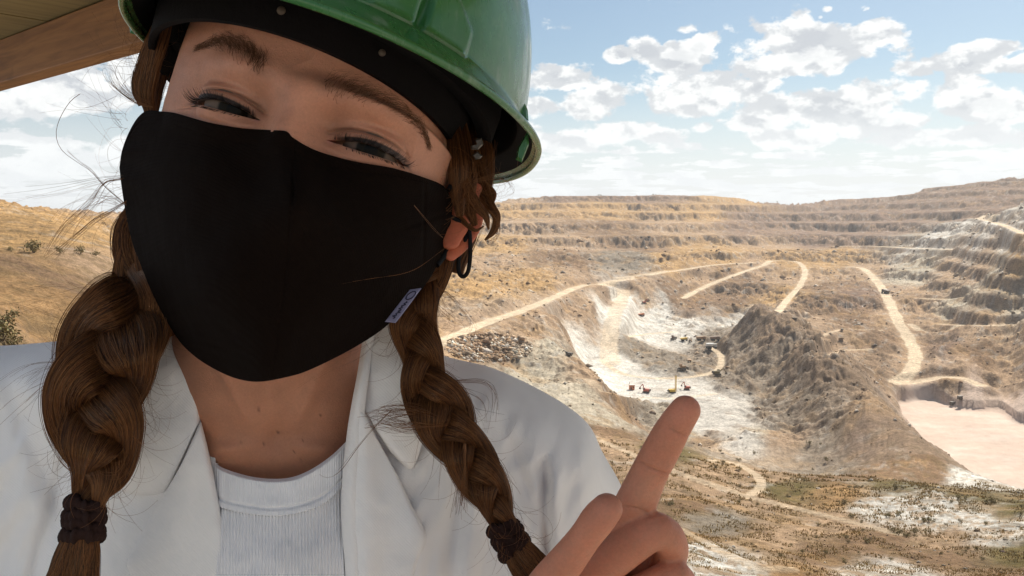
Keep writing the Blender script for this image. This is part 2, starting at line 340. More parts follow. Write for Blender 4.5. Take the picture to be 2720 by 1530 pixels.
# gullies, spoil heaps and rubble
base = TZ.copy(); rough = (1-.9*flat)*nearm*(1-.95*lake)
midf = smooth01((TY-250)/400)
g1 = ridged(TX/120, TY/150, 5, .55); g2 = fbm(TX/38, TY/55, 5, .6); g3 = ridged(TX/16, TY/24, 4, .6)
g4 = ridged((TX+.6*TY)/34+1.5*fbm(TX/90, TY/90, 2), (TY-.6*TX)/95, 4, .55)
TZ = TZ+rough*(g1-.3)*(1.3+7.6*midf)*(1-.35*smooth01((TY-1500)/800))+rough*g2*(.7+3.7*midf)+rough*(g3-.2)*(.6+2.3*midf*(1-.6*smooth01((TY-900)/500)))+rough*(g4-.3)*(.7+3.1*midf)*(TY > 150)
fine = fbm(TX/5, TY/7, 4, .6); TZ = TZ+rough*fine*(.35+.9*midf)+.25*nearm*fbm(TX/1.6, TY/1.6, 3, .6)*(TY < 400)
# benches cut into the walls
def terr(z, st, k, ph=0):
    q = z/st+ph; f = q-np.floor(q); return (np.floor(q)+smooth01(np.clip((f-k)/(1-k), 0, 1))-ph)*st
tm = smooth01((TY-1300)/300)*(1-smooth01((TY-3000)/400))
tm2 = smooth01((TX-190-.04*TY)/60)*smooth01((TY-560)/120)*(1-smooth01((TY-1300)/200))*(1-lake)*smooth01((base+128)/28)
tmL = smooth01((TY-300)/100)*(1-tm)*(1-tm2)
wob = 4*fbm(TX/260, TY/260, 3)
wob = wob+5*fbm(TX/90, TY/140, 3)
ta = tm*(.35+.5*smooth01(.5+1.4*fbm(TX/330+3, TY/330, 3))); TZ = TZ*(1-ta)+terr(TZ+wob*1.6, 27, .62)*ta
jag = ridged(TX/42+2*fbm(TX/60, TY/60, 2), TY/60, 5, .62); TZ = TZ+tm2*(jag-.35)*6
ta = tm2*.5; TZ = TZ*(1-ta)+terr(TZ+wob, 19, .5)*ta
TZ = np.where(lake > .5, base*(1-lake)+(-152.4+.15*fbm(TX/30, TY/60, 3))*lake, TZ)
# ---- haul roads
def roadpts(pts): return np.array([hit(a, b) for a, b in pts])
ROADS = [([(1130,935),(1190,905),(1290,862),(1400,822),(1500,780),(1560,757),(1620,752),(1680,742)], 12, 1),
 ([(1560,757),(1640,768),(1655,790),(1635,830),(1622,880),(1618,930),(1625,970)], 17, .6),
 ([(1720,735),(1800,720),(1900,706),(2000,700)], 10, .9),
 ([(1815,795),(1850,775),(1900,752),(1980,722),(2030,705),(2045,695)], 11, 1),
 ([(2045,695),(2110,695),(2138,720),(2125,760),(2090,800),(2060,840)], 9, 1),
 ([(2255,710),(2290,715),(2330,750),(2360,800),(2385,855),(2415,905),(2432,945),(2420,985),(2385,1015),(2375,1025)], 12, 1),
 ([(2375,1022),(2430,1018),(2500,1008),(2560,1012),(2600,1026)], 12, .9),
 ([(2420,865),(2450,885),(2480,890),(2560,872)], 9, .8),
 ([(2220,655),(2320,655),(2440,662),(2530,664)], 14, .9),([(2570,582),(2600,583),(2660,600),(2720,625)], 8, 1),
 ([(2440,795),(2520,798),(2570,792)], 8, .7),([(2500,865),(2600,868),(2700,866)], 9, .7),([(2600,585),(2620,572),(2650,572)], 8, .8),
 ([(1640,740),(1700,733),(1770,722)], 10, .7),([(1660,900),(1720,890),(1790,884)], 7, .8),
 ([(1560,1010),(1620,1050),(1700,1062),(1800,1060),(1900,1050)], 6, .5),([(1600,960),(1650,995),(1740,1008),(1840,1004),(1905,985),(1915,950),(1890,925)], 6, .8),
 ([(1590,1175),(1650,1200),(1720,1232),(1820,1270),(1920,1305),(2040,1340),(2140,1365),(2260,1395),(2380,1425)], 3.4, .55),
 ([(1890,1225),(1960,1240),(2010,1270),(2020,1300),(1990,1325)], 3.2, .7),([(1640,1470),(1800,1420),(1960,1500),(2100,1530)], 2.2, .5),
 ([(2165,900),(2230,880),(2290,880),(2340,880)], 6, .5),([(2180,960),(2240,935),(2310,930)], 6, .5)]
rcp = cr_spline(np.array([(P(a_, b_, c_)[0], P(a_, b_, c_)[1]) for a_, b_, c_ in ((2000,832,900),(2060,880,800),(2130,940,690),(2200,1005,590),(2300,1100,480),(2400,1190,415),(2480,1240,385),(2560,1295,350))]), 60)
rdist = np.full(TX.shape, 1e9)
for cx0, cy0 in rcp: rdist = np.minimum(rdist, np.hypot(TX-cx0, TY-cy0))
rgm = np.exp(-(rdist/58)**2)*(1-lake)*(TY > 300)
crag = ridged((TX+TY*.5)/38+1.2*fbm(TX/50, TY/50, 2), (TY-TX*.5)/52, 5, .6); TZ = TZ+rgm*(crag-.3)*8*smooth01((TY-330)/350)+np.exp(-(rdist/22)**2)*3*(TY > 300)*(1-lake)
roadm = np.zeros_like(TZ)
for pts, wd, al in ROADS:
    rp = roadpts(pts); rp = cr_spline(rp, 160)
    # smooth the grade
    k = np.ones(15)/15; zz = np.convolve(np.pad(rp[:, 2], 7, mode='edge'), k, 'valid')
    x0, x1 = rp[:, 0].min()-60, rp[:, 0].max()+60; y0, y1 = rp[:, 1].min()-60, rp[:, 1].max()+60
    sel = np.nonzero((TX > x0) & (TX < x1) & (TY > y0) & (TY < y1)); Xs = TX[sel]; Ys = TY[sel]
    best = np.full(len(Xs), 1e9); bz = np.zeros(len(Xs))
    for i in range(len(rp)-1):
        a = rp[i, :2]; d = rp[i+1, :2]-a; L = (d@d)+1e-9
        tt = np.clip(((Xs-a[0])*d[0]+(Ys-a[1])*d[1])/L, 0, 1); ds = np.hypot(Xs-a[0]-tt*d[0], Ys-a[1]-tt*d[1])
        m = ds < best; best[m] = ds[m]; bz[m] = (zz[i]+tt*(zz[i+1]-zz[i]))[m]
    wdn = wd*.5*(1+.25*pn(Xs/25, Ys/25))
    f = 1-smooth01((best-wdn)/(wd*.9)); TZ[sel] = TZ[sel]*(1-f)+(bz+.8)*f
    c = (1-smooth01((best-wdn*.85)/(wdn*.35)))*al; roadm[sel] = np.maximum(roadm[sel], c)
# ---- colour of the ground (its own colour, no light in it)
gy, gx = np.gradient(TZ); dY = np.gradient(TY, axis=0); dX = np.gradient(TX, axis=1)
slope = np.hypot(gy/dY, gx/dX)
steep = smooth01((slope-.45)/.6)*(1-flat)*(TY > 60)
rock = PAL[BROWN]*.55+PAL[GREY]*.3+PAL[PURP]*.15
colr = colr*(1-.55*steep[..., None])+(rock+.06*wk[..., WHITE][..., None])*.55*steep[..., None]
spots = smooth01((fbm(TX/14, TY/22, 5, .65)-.12)/.25); colr = colr*(1-.35*spots[..., None])+PAL[BROWN]*.9*.35*spots[..., None]
pale = smooth01((ridged(TX/30, TY/40, 4, .6)-.62)/.25)*(TY > 200)*(1-flat); colr = colr*(1-.40*pale[..., None])+PAL[WHITE]*.8*.40*pale[..., None]
gsp = smooth01((fbm(TX/9+50, TY/12, 4, .6)-.05)/.2)*wk[..., WHITE]*(TX > 100)*(TY > 800); colr = colr*(1-.5*gsp[..., None])+PAL[GREY]*.5*gsp[..., None]
grass = smooth01((fbm(TX/26+7, TY/34, 5, .6)-.08)/.2)*(TY > 130)*(1-flat)*(1-lake); colr = colr*(1-.35*grass[..., None])+PAL[GOLD]*.35*grass[..., None]
ns = smooth01((fbm(TX/6+7, TY/9, 5, .65)-.02)/.15)*(TY < 420)*(1-roadm); colr = colr*(1-.5*ns[..., None])+(PAL[OLIVE]*.5+PAL[BROWN]*.5)*.5*ns[..., None]
wh = smooth01((fbm(TX/3.5+3, TY/5, 4, .6)-.03)/.1)*wk[..., WHITE]*(TY < 300); colr = colr*(1-.6*wh[..., None])+PAL[RUST]*.6*wh[..., None]
rg3 = (.45*np.exp(-(rdist/110)**2)*(TY > 380)*(1-lake))[..., None]; colr = colr*(1-rg3)+(PAL[GREY]*.6+PAL[PURP]*.4)*rg3
strat = .5+.5*np.sin(TZ/2.6+3*fbm(TX/80, TY/80, 3)); colr = colr*(1-.12*(strat*steep)[..., None])
lk = (PAL[PINK]*(1+.10*fbm(TX/60, TY/25, 4)[..., None])); colr = colr*(1-lake[..., None])+lk*lake[..., None]
lkw = lake*smooth01((fbm(TX/45+4, TY/18, 4)-.0)/.3); colr = colr*(1-.5*lkw[..., None])+np.array([.54,.46,.40])*.5*lkw[..., None]
colr = colr*(1-roadm[..., None])+PAL[ROAD]*roadm[..., None]*(1+.08*fbm(TX/4, TY/4, 3)[..., None])
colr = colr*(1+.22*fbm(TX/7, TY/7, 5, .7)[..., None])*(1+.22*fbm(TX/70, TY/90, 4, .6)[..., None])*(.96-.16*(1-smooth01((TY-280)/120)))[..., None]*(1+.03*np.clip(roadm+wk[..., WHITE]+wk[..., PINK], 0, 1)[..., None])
# ground behind the viewpoint: the grid is completed by a separate flat sheet
gm = bpy.data.materials.new('mine_ground'); gm.use_nodes = True; T = NT(gm.node_tree); b = gm.node_tree.nodes['Principled BSDF']
at = T.new('ShaderNodeAttribute', attribute_name='Col'); ge = T.new('ShaderNodeNewGeometry'); ps = ge.outputs['Position']
n1 = T.noise(ps, .55, 8, .72); n2 = T.noise(ps, .06, 6, .65)
n3 = T.noise(ps, .17, 7, .7); k = T.math('MULTIPLY', T.math('MULTIPLY', T.mr(n1, .3, .7, .60, 1.36, False), T.mr(n3, .3, .7, .72, 1.26, False)), T.mr(n2, .3, .7, .82, 1.18, False))
T.put(b.inputs['Base Color'], T.mix(1.0, at.outputs['Color'], T.mix(at.outputs['Alpha'], (1, 1, 1, 1), T.xyz(k, k, k)), 'MULTIPLY')); b.inputs['Roughness'].default_value = .95; b.inputs['Specular IOR Level'].default_value = .1
bn = T.new('ShaderNodeBump'); bn.inputs['Strength'].default_value = .7; bn.inputs['Distance'].default_value = 2.2
T.put(bn.inputs['Height'], T.math('MULTIPLY', at.outputs['Alpha'], T.math('ADD', T.noise(ps, .35, 8, .7), T.math('MULTIPLY', T.noise(ps, 2.2, 4, .6), .25)))); T.l.new(bn.outputs[0], b.inputs['Normal'])
V = np.stack([TX, TY, TZ], -1).reshape(-1, 3)
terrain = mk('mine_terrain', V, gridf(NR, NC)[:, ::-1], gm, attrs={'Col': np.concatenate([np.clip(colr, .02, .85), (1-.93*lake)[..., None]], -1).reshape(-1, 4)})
tag(terrain, kind='structure')
# unseen lookout ground under the person and behind the viewpoint
Xb, Yb = np.meshgrid(np.r_[-16000, -3000, -300, -40, np.linspace(-12, 12, 25), 40, 300, 3000, 16000], np.r_[-16000, -2000, -200, -30, -8, np.linspace(-4, 3.2, 12)])
Zb = np.where((Yb > 2.6), -.03, 0.0)-.012*np.maximum(np.abs(Xb)-3, 0)**.8
cb = np.tile([.62,.58,.52], (Xb.size, 1))  # unseen ground given a pale colour to bounce sunlight onto the person
tag(mk('unseen_lookout_ground', np.stack([Xb, Yb, Zb], -1).reshape(-1, 3), gridf(*Xb.shape)[:, ::-1], gm, attrs={'Col': cb}), kind='structure')
def ground_at(px, py):
    """point of the finished terrain under a photo pixel"""
    d = np.exp(np.linspace(math.log(60), math.log(3500), 2500)); p = P(px, py, d)
    ri = np.interp(p[:, 1], rows, np.arange(NR)); ci = np.interp(p[:, 0]/p[:, 1], az_, np.arange(NC))
    h = TZ[np.round(ri).astype(int), np.round(ci).astype(int)]; k = np.nonzero(p[:, 2] < h)[0]
    i = k[0] if len(k) else len(d)-1
    return (p[i, 0], p[i, 1], h[i])
def zat(x, y): return TZ[int(round(np.interp(y, rows, np.arange(NR)))), int(round(np.interp(x/y, az_, np.arange(NC))))]
# ================================================================== SHELTER ROOF
def wood(name, c1, c2, sc, rough=.6, axis=0):
    m = bpy.data.materials.new(name); m.use_nodes = True; T = NT(m.node_tree); b = m.node_tree.nodes['Principled BSDF']
    tcn = T.new('ShaderNodeTexCoord'); s = [14, 14, 14]; s[axis] = .9
    v = T.vec('MULTIPLY', tcn.outputs['Object'], tuple(s))
    gr = T.noise(v, sc, 7, .65, .6); kn = T.noise(tcn.outputs['Object'], 2.2, 3, .5)
    c = T.mix(T.mr(gr, .32, .68), (*c1, 1), (*c2, 1)); c = T.mix(T.mr(kn, .62, .75, 0, .6), c, (*[q*.45 for q in c1], 1))
    T.put(b.inputs['Base Color'], c); b.inputs['Roughness'].default_value = rough; b.inputs['Specular IOR Level'].default_value = .3
    bn = T.new('ShaderNodeBump'); bn.inputs['Strength'].default_value = .4; bn.inputs['Distance'].default_value = .004
    T.put(bn.inputs['Height'], gr); T.l.new(bn.outputs[0], b.inputs['Normal']); return m
beam_m = wood('beam_wood', (.17,.075,.028), (.27,.125,.045), 1.6); ply_m = wood('ceiling_wood', (.16,.115,.045), (.23,.17,.07), 1.2, axis=1)
hb = .90
def on_plane(px, py, h):
    d = P(px, py, 1.0)-CAM; return CAM+d*(h/d[2])
A0 = on_plane(0, 244, hb); A1 = on_plane(405, 133, hb); dirb = (A1-A0); dirb[2] = 0; dirb /= np.linalg.norm(dirb)
ang = math.atan2(dirb[1], dirb[0]); mid = (A0+A1)/2
shelter = empty('shelter_roof', (A0[0], A0[1], 0)); shelter.rotation_euler = (0, 0, ang)
tag(shelter, 'timber lookout roof with brown edge beam and plank ceiling over the visitor', 'roof')
bm_ = MB(); bm_.box((2.2, -.07, 1.6+hb+.135), (12.4, .14, .27)); ob = bm_.build('edge_beam', beam_m, shelter)
md = ob.modifiers.new('b', 'BEVEL'); md.width = .008; md.segments = 2
for i in range(9):
    w = 1.38; x = -3.3+w*i+.35
    q = MB(); q.box((x+w/2, -.87, 1.6+hb+.286+.004*(i % 2)), (w-.004, 1.72, .022)); q.build('ceiling_board', ply_m, shelter)  # unseen depth cut short: blocks the sun yet lets skylight reach the person
for y in (-1.6,):
    q = MB(); q.box((2.2, y, 1.6+hb+.39), (12.4, .10, .18)); q.build('rafter', beam_m, shelter)
q = MB(); q.box((2.2, -.83, 1.6+hb+.50), (12.9, 1.9, .03)); q.build('roof_sheet', mat('roof_sheet_metal', (.35,.36,.37), .4, metal=.6), shelter)
for x, y in ((-3.7, -.07), (8.1, -.07), (-3.7, -1.6), (8.1, -1.6)):
    q = MB(); q.box((x, y, (1.6+hb)/2-.35), (.14, .14, 1.6+hb+.7-.002)); q.build('post', beam_m, shelter)

# ================================================================== PERSON
person = empty('person', (-.10, .45, 0))
tag(person, 'person in green hard hat and black face mask pointing a finger towards the mine pit', 'person')
PO = np.array([-.10, .45, 0.0])
def pk(name, V, Fc, m, parent=None, **k):
    """a mesh in world coordinates under the person (or one of its parts)"""
    return mk(name, np.asarray(V)-PO, Fc, m, parent or person, **k)
TH = math.radians(16.4); E0 = .353
Ec = CAM+E0*cf+(775-CX)/FP*E0*cr+(CY-321)/FP*E0*cu
lr = math.cos(TH)*cr-math.sin(TH)*cu; lu = math.sin(TH)*cr+math.cos(TH)*cu; lf = -cf
def L(x, y, z):
    x, y, z = np.broadcast_arrays(np.asarray(x, float), np.asarray(y, float), np.asarray(z, float))
    return Ec+(x[..., None]*lr+y[..., None]*lu+z[..., None]*lf)*.001
def toL(X):
    q = (X-Ec)*1000; return q@lr, q@lu, q@lf
def pxL(px, py, z=0):
    """local x,y (mm) of a photo pixel at local depth z"""
    X = P(px, py, E0-z*.001); a, b, c = toL(X); return a, b
HR = math.radians(14.45); hr = math.cos(HR)*cr-math.sin(HR)*cu; hu = math.sin(HR)*cr+math.cos(HR)*cu; hf_ = -cf
HY, HP = math.radians(-2.8), math.radians(7)
hr, hf_ = math.cos(HY)*hr-math.sin(HY)*hf_, math.sin(HY)*hr+math.cos(HY)*hf_
hu, hf_ = math.cos(HP)*hu-math.sin(HP)*hf_, math.sin(HP)*hu+math.cos(HP)*hf_
HC0 = L(-5.8, 35.2, -93.5)
def Hp(x, y, z):
    x, y, z = np.broadcast_arrays(np.asarray(x, float), np.asarray(y, float), np.asarray(z, float)); return HC0+.001*(x[..., None]*hr+y[..., None]*hu+z[..., None]*hf_)
# ---------------------------------------------------------------- skin material
def skin_mat():
    m = bpy.data.materials.new('skin'); m.use_nodes = True; T = NT(m.node_tree); b = m.node_tree.nodes['Principled BSDF']
    a = T.new('ShaderNodeAttribute', attribute_name='Col'); oc = T.new('ShaderNodeTexCoord').outputs['Object']
    k = T.mr(T.noise(oc, 60, 5, .6), .3, .7, .90, 1.10, False); k2 = T.mr(T.noise(oc, 900, 3, .6), .3, .75, .93, 1.07, False)
    kk = T.math('MULTIPLY', k, k2)
    T.put(b.inputs['Base Color'], T.mix(1.0, a.outputs['Color'], T.xyz(kk, kk, kk), 'MULTIPLY'))
    b.inputs['Roughness'].default_value = .52; b.inputs['Specular IOR Level'].default_value = .38
    b.inputs['Subsurface Weight'].default_value = .30; b.inputs['Subsurface Radius'].default_value = (1, .35, .18); b.inputs['Subsurface Scale'].default_value = .004
    bn = T.new('ShaderNodeBump'); bn.inputs['Strength'].default_value = .4; bn.inputs['Distance'].default_value = .0007
    T.put(bn.inputs['Height'], T.math('ADD', T.noise(oc, 700, 4, .7), T.noise(oc, 1800, 2, .6))); T.l.new(bn.outputs[0], b.inputs['Normal']); return m
skin = skin_mat(); SK = np.array([.52,.235,.142])
# ---------------------------------------------------------------- face
def rbf(pts, smooth=1e-3):
    p = np.array(pts, float); q = p[:, :2]/300; n = len(p); A_ = np.zeros((n+3, n+3)); A_[:n, :n] = tps(((q[:, None]-q[None])**2).sum(-1))+np.eye(n)*smooth
    A_[:n, n] = 1; A_[:n, n+1:] = q; A_[n:, :n] = A_[:n, n:].T; s_ = np.linalg.solve(A_, np.r_[p[:, 2], 0, 0, 0])
    def f(x, y):
        x = np.asarray(x, float); y = np.asarray(y, float); x, y = np.broadcast_arrays(x, y); b = np.stack([x.ravel(), y.ravel()], 1)/300
        return (tps(((b[:, None]-q[None])**2).sum(-1))@s_[:n]+s_[n]+b@s_[n+1:]).reshape(x.shape)
    return f
TOPM = [(317,444),(324,400),(342,352),(366,312),(392,294),(430,296),(468,301),(554,325),(640,340),(712,345),(752,347),(766,352),(782,368),(841,400),(939,428),(1046,447),(1131,473),(1180,496),(1204,540)]
BOTM = [(317,444),(322,490),(333,560),(350,640),(372,700),(412,795),(465,890),(507,938),(560,975),(623,1004),(686,1014),(760,1002),(824,982),(929,930),(1014,876),(1066,826),(1119,771),(1160,708),(1180,655),(1196,600),(1204,540)]
mdp = rbf([(317,444,.415),(324,400,.413),(392,294,.398),(440,300,.385),(554,325,.366),(640,340,.358),(712,345,.351),(766,352,.3445),(841,400,.352),(939,428,.358),(1046,447,.367),(1131,473,.385),(1204,540,.412),
  (780,470,.332),(782,540,.3245),(776,600,.327),(740,700,.335),(715,800,.337),(700,880,.341),(686,960,.349),(686,1014,.358),(560,430,.352),(450,450,.368),(380,500,.39),(345,600,.413),(372,700,.41),(412,795,.405),(465,890,.40),
  (560,600,.345),(450,650,.37),(540,780,.350),(580,900,.362),(623,1004,.372),(507,938,.39),(950,560,.350),(1060,600,.368),(1150,600,.392),(1190,610,.412),(900,720,.346),(1000,740,.364),(1080,750,.385),(1119,771,.40),(850,850,.350),
  (929,930,.378),(1014,876,.392),(824,982,.368),(860,470,.345),(700,470,.342),(330,540,.414)], 3e-4)
TPX = cr_spline(np.array(TOPM, float), 400); TPX = TPX[np.argsort(TPX[:, 0])]; BPX = cr_spline(np.array(BOTM, float), 400); BPX = BPX[np.argsort(BPX[:, 0])]
def under_mask(x, y):
    """how far inside the mask outline a pixel lies, 0..1"""
    return smooth01((y-np.interp(x, TPX[:, 0], TPX[:, 1])-4)/14)*smooth01((np.interp(x, BPX[:, 0], BPX[:, 1])-y)/8)*smooth01((x-325)/10)*smooth01((1200-x)/10)
EYES = [(-31.0, 0.0), (31.3, 0.0)]; EYZ = -17.5; ER = 12.2
def lidcurves(x, s):
    """upper and lower lid edge heights over local x for the eye on side s"""
    c = 31.0*s; u = (x-c)*s                         # u<0 towards the nose
    inner, outer = -16.5, 16.6
    tt = np.clip((u-inner)/(outer-inner), 0, 1)
    up = -3.0+3.45*np.sin(np.pi*tt**1.05)**.72*(1-.15*tt)
    lo = -3.0-.6*np.sin(np.pi*tt)**.9-.2*tt
    return up, lo, tt, (u > inner) & (u < outer)
def sdist(x, y, A, Bx): return np.exp(-((x-A)/Bx)**2)
def facez(x, y):
    r = np.abs(x/76)**2.5; z = -92+92*np.sqrt(np.maximum(1-r, 0.0))
    ry = (y-5)/118; z = z-92*(1-np.sqrt(np.maximum(1-np.abs(ry)**2.2, 0)))
    z = z+4.5*np.exp(-((y-16)/7.5)**2)*np.exp(-((np.abs(x)-27)/20)**2)+2.5*np.exp(-((y-14)/9)**2-(x/14)**2)
    for ex_, ey in EYES:
        z = z-6.0*np.exp(-(((x-ex_)/17)**2+((y-ey-3)/9.5)**2)**1.3)
        z = z+3.6*np.exp(-(((x-ex_*1.12)/20)**2+((y+19)/8)**2))            # smiling cheek
        z = z-4.6*np.exp(-((x-ex_*.48)/5.5)**2-((y-2)/9)**2)               # inner corner hollow
    nb = np.exp(-(np.abs(x)/(6.5+.12*np.maximum(-y, 0)))**2.4)
    z = z+nb*(4.6+10*smooth01((10-y)/30)+13*smooth01((-12-y)/25))*smooth01((28-y)/22)
    z = z+.35*fbm(x/9, y/7, 3)
    for s in (-1, 1):
        c = 31.2*s; dx = x-c; dy = y-0.0
        up, lo, tt, ins = lidcurves(x, s)
        R = 13.7; lid = EYZ+np.sqrt(np.maximum(R*R-dx*dx*.80-dy*dy, 0))
        w = np.exp(-((dx/18.0)**4))*np.exp(-((y+1)/(9.0))**4)
        k = 2.0; mx = np.where(dx*dx*.8+dy*dy < R*R, np.log(np.exp(lid/k)+np.exp(z/k))*k, z); mx = np.minimum(mx, z+9)
        z = z*(1-w)+mx*w
        # crease above the lid, pouch below
        crease = up+4.6+.9*np.sin(np.pi*tt)-1.2*(1-tt)
        wm = np.exp(-((dx+1*s)/17.5)**6)
        z = z-1.5*np.exp(-((y-crease)/.75)**2)*wm+.9*np.exp(-((y-crease-2.2)/1.6)**2)*wm
        for off, dp, wd in ((-3.8, .55, .8), (-7.0, .28, .9)):
            cr2 = lo+off-1.4*np.sin(np.pi*tt); z = z-dp*np.exp(-((y-cr2)/wd)**2)*np.exp(-((dx+2*s)/15)**4)+.5*dp*np.exp(-((y-cr2-1.5)/1.0)**2)*np.exp(-((dx)/15)**4)
        # corner lines
        z = z-.8*np.exp(-(((dx*s-19.5)*.30+(y+5.0))/.7)**2)*np.exp(-((dx*s-20.5)/3.2)**2)
        op = ins & (y < up) & (y > lo)
        # soft step into the opening, with a thin wet rim
        e = np.minimum(up-y, y-lo); z = np.where(op, z-7.5*smooth01(e/.45), z)
    return z
def hw(x): return np.where(x > 49, 49+(x-49)*.53, np.where(x < -49, -49+(x+49)*1.32, x))      # turned slightly aside
nu, nv = 560, 430
def ease(n, a, b, foc, wd, gain):
    s = np.linspace(a, b, 4000); dens = 1+sum(gain*np.exp(-((s-f)/wd)**2) for f in foc); c = np.cumsum(dens); c = (c-c[0])/(c[-1]-c[0])
    return np.interp(np.linspace(0, 1, n), c, s)
ux = ease(nu, -75.6, 75.6, (-31, 31), 17, 2.2); uy = ease(nv, -60, 100, (-1,), 9, 5)
gx_, gy_ = np.meshgrid(ux, uy); gz_ = facez(gx_, gy_)
fv = L(hw(gx_), gy_, gz_)
_x, _y, _d = proj(fv); push = np.maximum(0, mdp(_x, _y)+.0035-_d)*under_mask(_x, _y); fv = fv+(push/_d)[..., None]*(fv-CAM)
# the forehead stays inside the headband of the helmet
_q = (fv-HC0)*1000; _hx, _hy, _hz = _q@hr, _q@hu, _q@hf_; _rr = np.hypot((_hx+13)/75.5, (_hz+2)/97.5); _k = 1-(1-1/np.maximum(_rr, 1))*smooth01((_hy+30)/9)
_hx, _hz = (_hx+13)*_k-13, (_hz+2)*_k-2; fv = HC0+.001*(_hx[..., None]*hr+_hy[..., None]*hu+_hz[..., None]*hf_)
_lx, _ly, _lz = toL(fv); fv = fv-(.001*_lx*.34*smooth01((-20-_ly)/35)*smooth01((np.abs(_lx)-45)/15))[..., None]*lr
# colour of skin with painted light and shade at the nose, eyeliner, lips not seen
fc = np.tile(SK, (gx_.size, 1)).reshape(nv, nu, 3)
def cm(col, w):
    global fc
    fc = fc*(1-w[..., None])+np.array(col)*w[..., None]
cm((.66,.31,.20), .6*np.exp(-((gx_)/14)**2-((gy_+6)/26)**2)); cm((.55,.24,.16), .35*np.exp(-((np.abs(gx_)-40)/16)**2-((gy_+16)/9)**2))  # nose bridge brightened as a painted highlight; cheeks redder
cm((.30,.145,.085), .6*np.exp(-((np.abs(gx_)-17)/6)**2-((gy_-1)/8)**2))  # hollow beside the nose darkened: its shade is put into the skin colour
for s in (-1, 1):
    up, lo, tt, ins = lidcurves(gx_, s); dx = gx_-31.2*s; wm = np.exp(-(dx/17.5)**8)
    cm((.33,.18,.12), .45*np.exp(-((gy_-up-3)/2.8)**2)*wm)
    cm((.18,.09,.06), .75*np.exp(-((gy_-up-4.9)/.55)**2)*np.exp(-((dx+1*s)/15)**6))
    cm((.02,.012,.010), (.97*(1-smooth01((gy_-up-.6-1.9*tt)/.8))*(gy_ > up-.25)*wm*smooth01((tt-.05)/.2)))
    cm((.10,.05,.035), (.65*np.exp(-((gy_-lo+.2)/.55)**2)*wm*smooth01((tt-.15)/.3)))
    cm((.50,.22,.17), (.7*np.exp(-((dx*s+15.2)/1.6)**2-((gy_+3.3)/1.1)**2)))
    cm((.10,.05,.035), .7*np.exp(-(((dx*s-17.5)*.33+(gy_+3.0))/.7)**2)*np.exp(-((dx*s-17.8)/2.6)**2))
for q_, w_ in (((-17,15.5),5),((-25,22),5),((-33,25),5),((-43,25.5),4.5),((10,17.5),5),((18,20),5),((27,20.5),4.5),((38,19),4),((49,15.5),3)): cm((.22,.10,.055), .5*np.exp(-((gx_-q_[0])/w_)**2-((gy_-q_[1])/3.2)**2))
frk = smooth01((pn(gx_/1.3+40, gy_/1.3)-.45)/.2)*smooth01((fbm(gx_/12, gy_/12, 2)+.2)/.5); cm((.34,.17,.10), .28*frk*(gy_ < 40))
# back of the head, neck, shoulders and torso as closed rings
HV = [fv.reshape(-1, 3)]; HF = [gridf(nv, nu)]; HC = [fc.reshape(-1, 3)]
nb_ = nv*nu
# skull behind the face sheet (shares its rim)
th = np.linspace(0, 2*math.pi, 64, endpoint=False); sk = []
for lat in np.linspace(-.5*math.pi+.02, .5*math.pi-.02, 36):
    r = math.cos(lat); y = 22+96*math.sin(lat); zc = -98; sk.append(L(-10+70*r*np.cos(th), np.full(64, y), zc+(88 if True else 0)*r*np.sin(th)*np.where(np.sin(th) > 0, .80, 1)))
sk = np.array(sk); HV.append(sk.reshape(-1, 3)); HF.append(gridf(36, 64, True, nb_)); HC.append(np.tile(SK*.9, (36*64, 1))); nb_ += 36*64
# neck + torso rings given in photo pixels: centre x, y, depth, half width (m), half depth
RG = [(735,800,.452,.050,.055),(733,880,.455,.051,.055),(730,960,.460,.053,.052),(728,1060,.468,.057,.050),(727,1130,.474,.064,.048),(726,1190,.480,.078,.050),(726,1250,.490,.092,.050),
      (726,1330,.500,.098,.050),(730,1440,.515,.10,.050),(730,1600,.52,.12,.06),(735,1900,.54,.13,.07),(740,2300,.56,.13,.08),(740,2900,.58,.16,.10)]
NG = 330; rp = cr_spline(np.array(RG), NG); tr = []
t2 = np.r_[np.linspace(0, math.pi, 330, endpoint=False), np.linspace(math.pi, 2*math.pi, 40, endpoint=False)]
for cx_, cy_, d_, a_, b_ in rp:
    c0 = P(cx_, cy_, d_); fx_ = np.sign(np.sin(t2))*np.abs(np.sin(t2))**1.0
    tr.append(c0+(a_*np.cos(t2))[:, None]*cr-(b_*fx_)[:, None]*cf)
tr = np.array(tr); pX, pY, pd = proj(tr)
# collar bones, throat hollow, neck cords
rel = np.sin(t2)[None, :]*np.ones((NG, 1)) > .1
bumpd = np.zeros(tr.shape[:2])
bumpd += .0035*np.exp(-((pY-(1178-.10*(pX-728)*np.sign(pX-728)*-1))/22)**2)*np.exp(-((np.abs(pX-728)-120)/75)**2)
bumpd -= .0035*np.exp(-((pX-728)/38)**2-((pY-1160)/34)**2)
bumpd += .0028*np.exp(-((np.abs(pX-728)-(150-.50*(pY-950)))/22)**2)*smooth01((1170-pY)/120)
bumpd += .0022*np.exp(-((pX-715)/30)**2)*smooth01((1130-pY)/100)
tr = tr-(bumpd*rel)[..., None]*cf
tc_ = np.tile(SK*np.array([.98,.98,.95]), (tr.shape[0]*tr.shape[1], 1)).reshape(*tr.shape)
for mx, my, mr_ in ((688,1087,4.6),(734,1152,4.2),(851,1102,3.0),(800,1224,3.6),(644,1171,2.4),(700,1180,2.2),(650,1142,2.0),(806,1170,2.0),(782,1200,2.4),(620,1060,1.6)):
    w = np.exp(-(((pX-mx)**2+(pY-my)**2)/mr_**2)**1.5)*rel; tc_ = tc_*(1-.85*w[..., None])+np.array([.10,.045,.03])*.85*w[..., None]
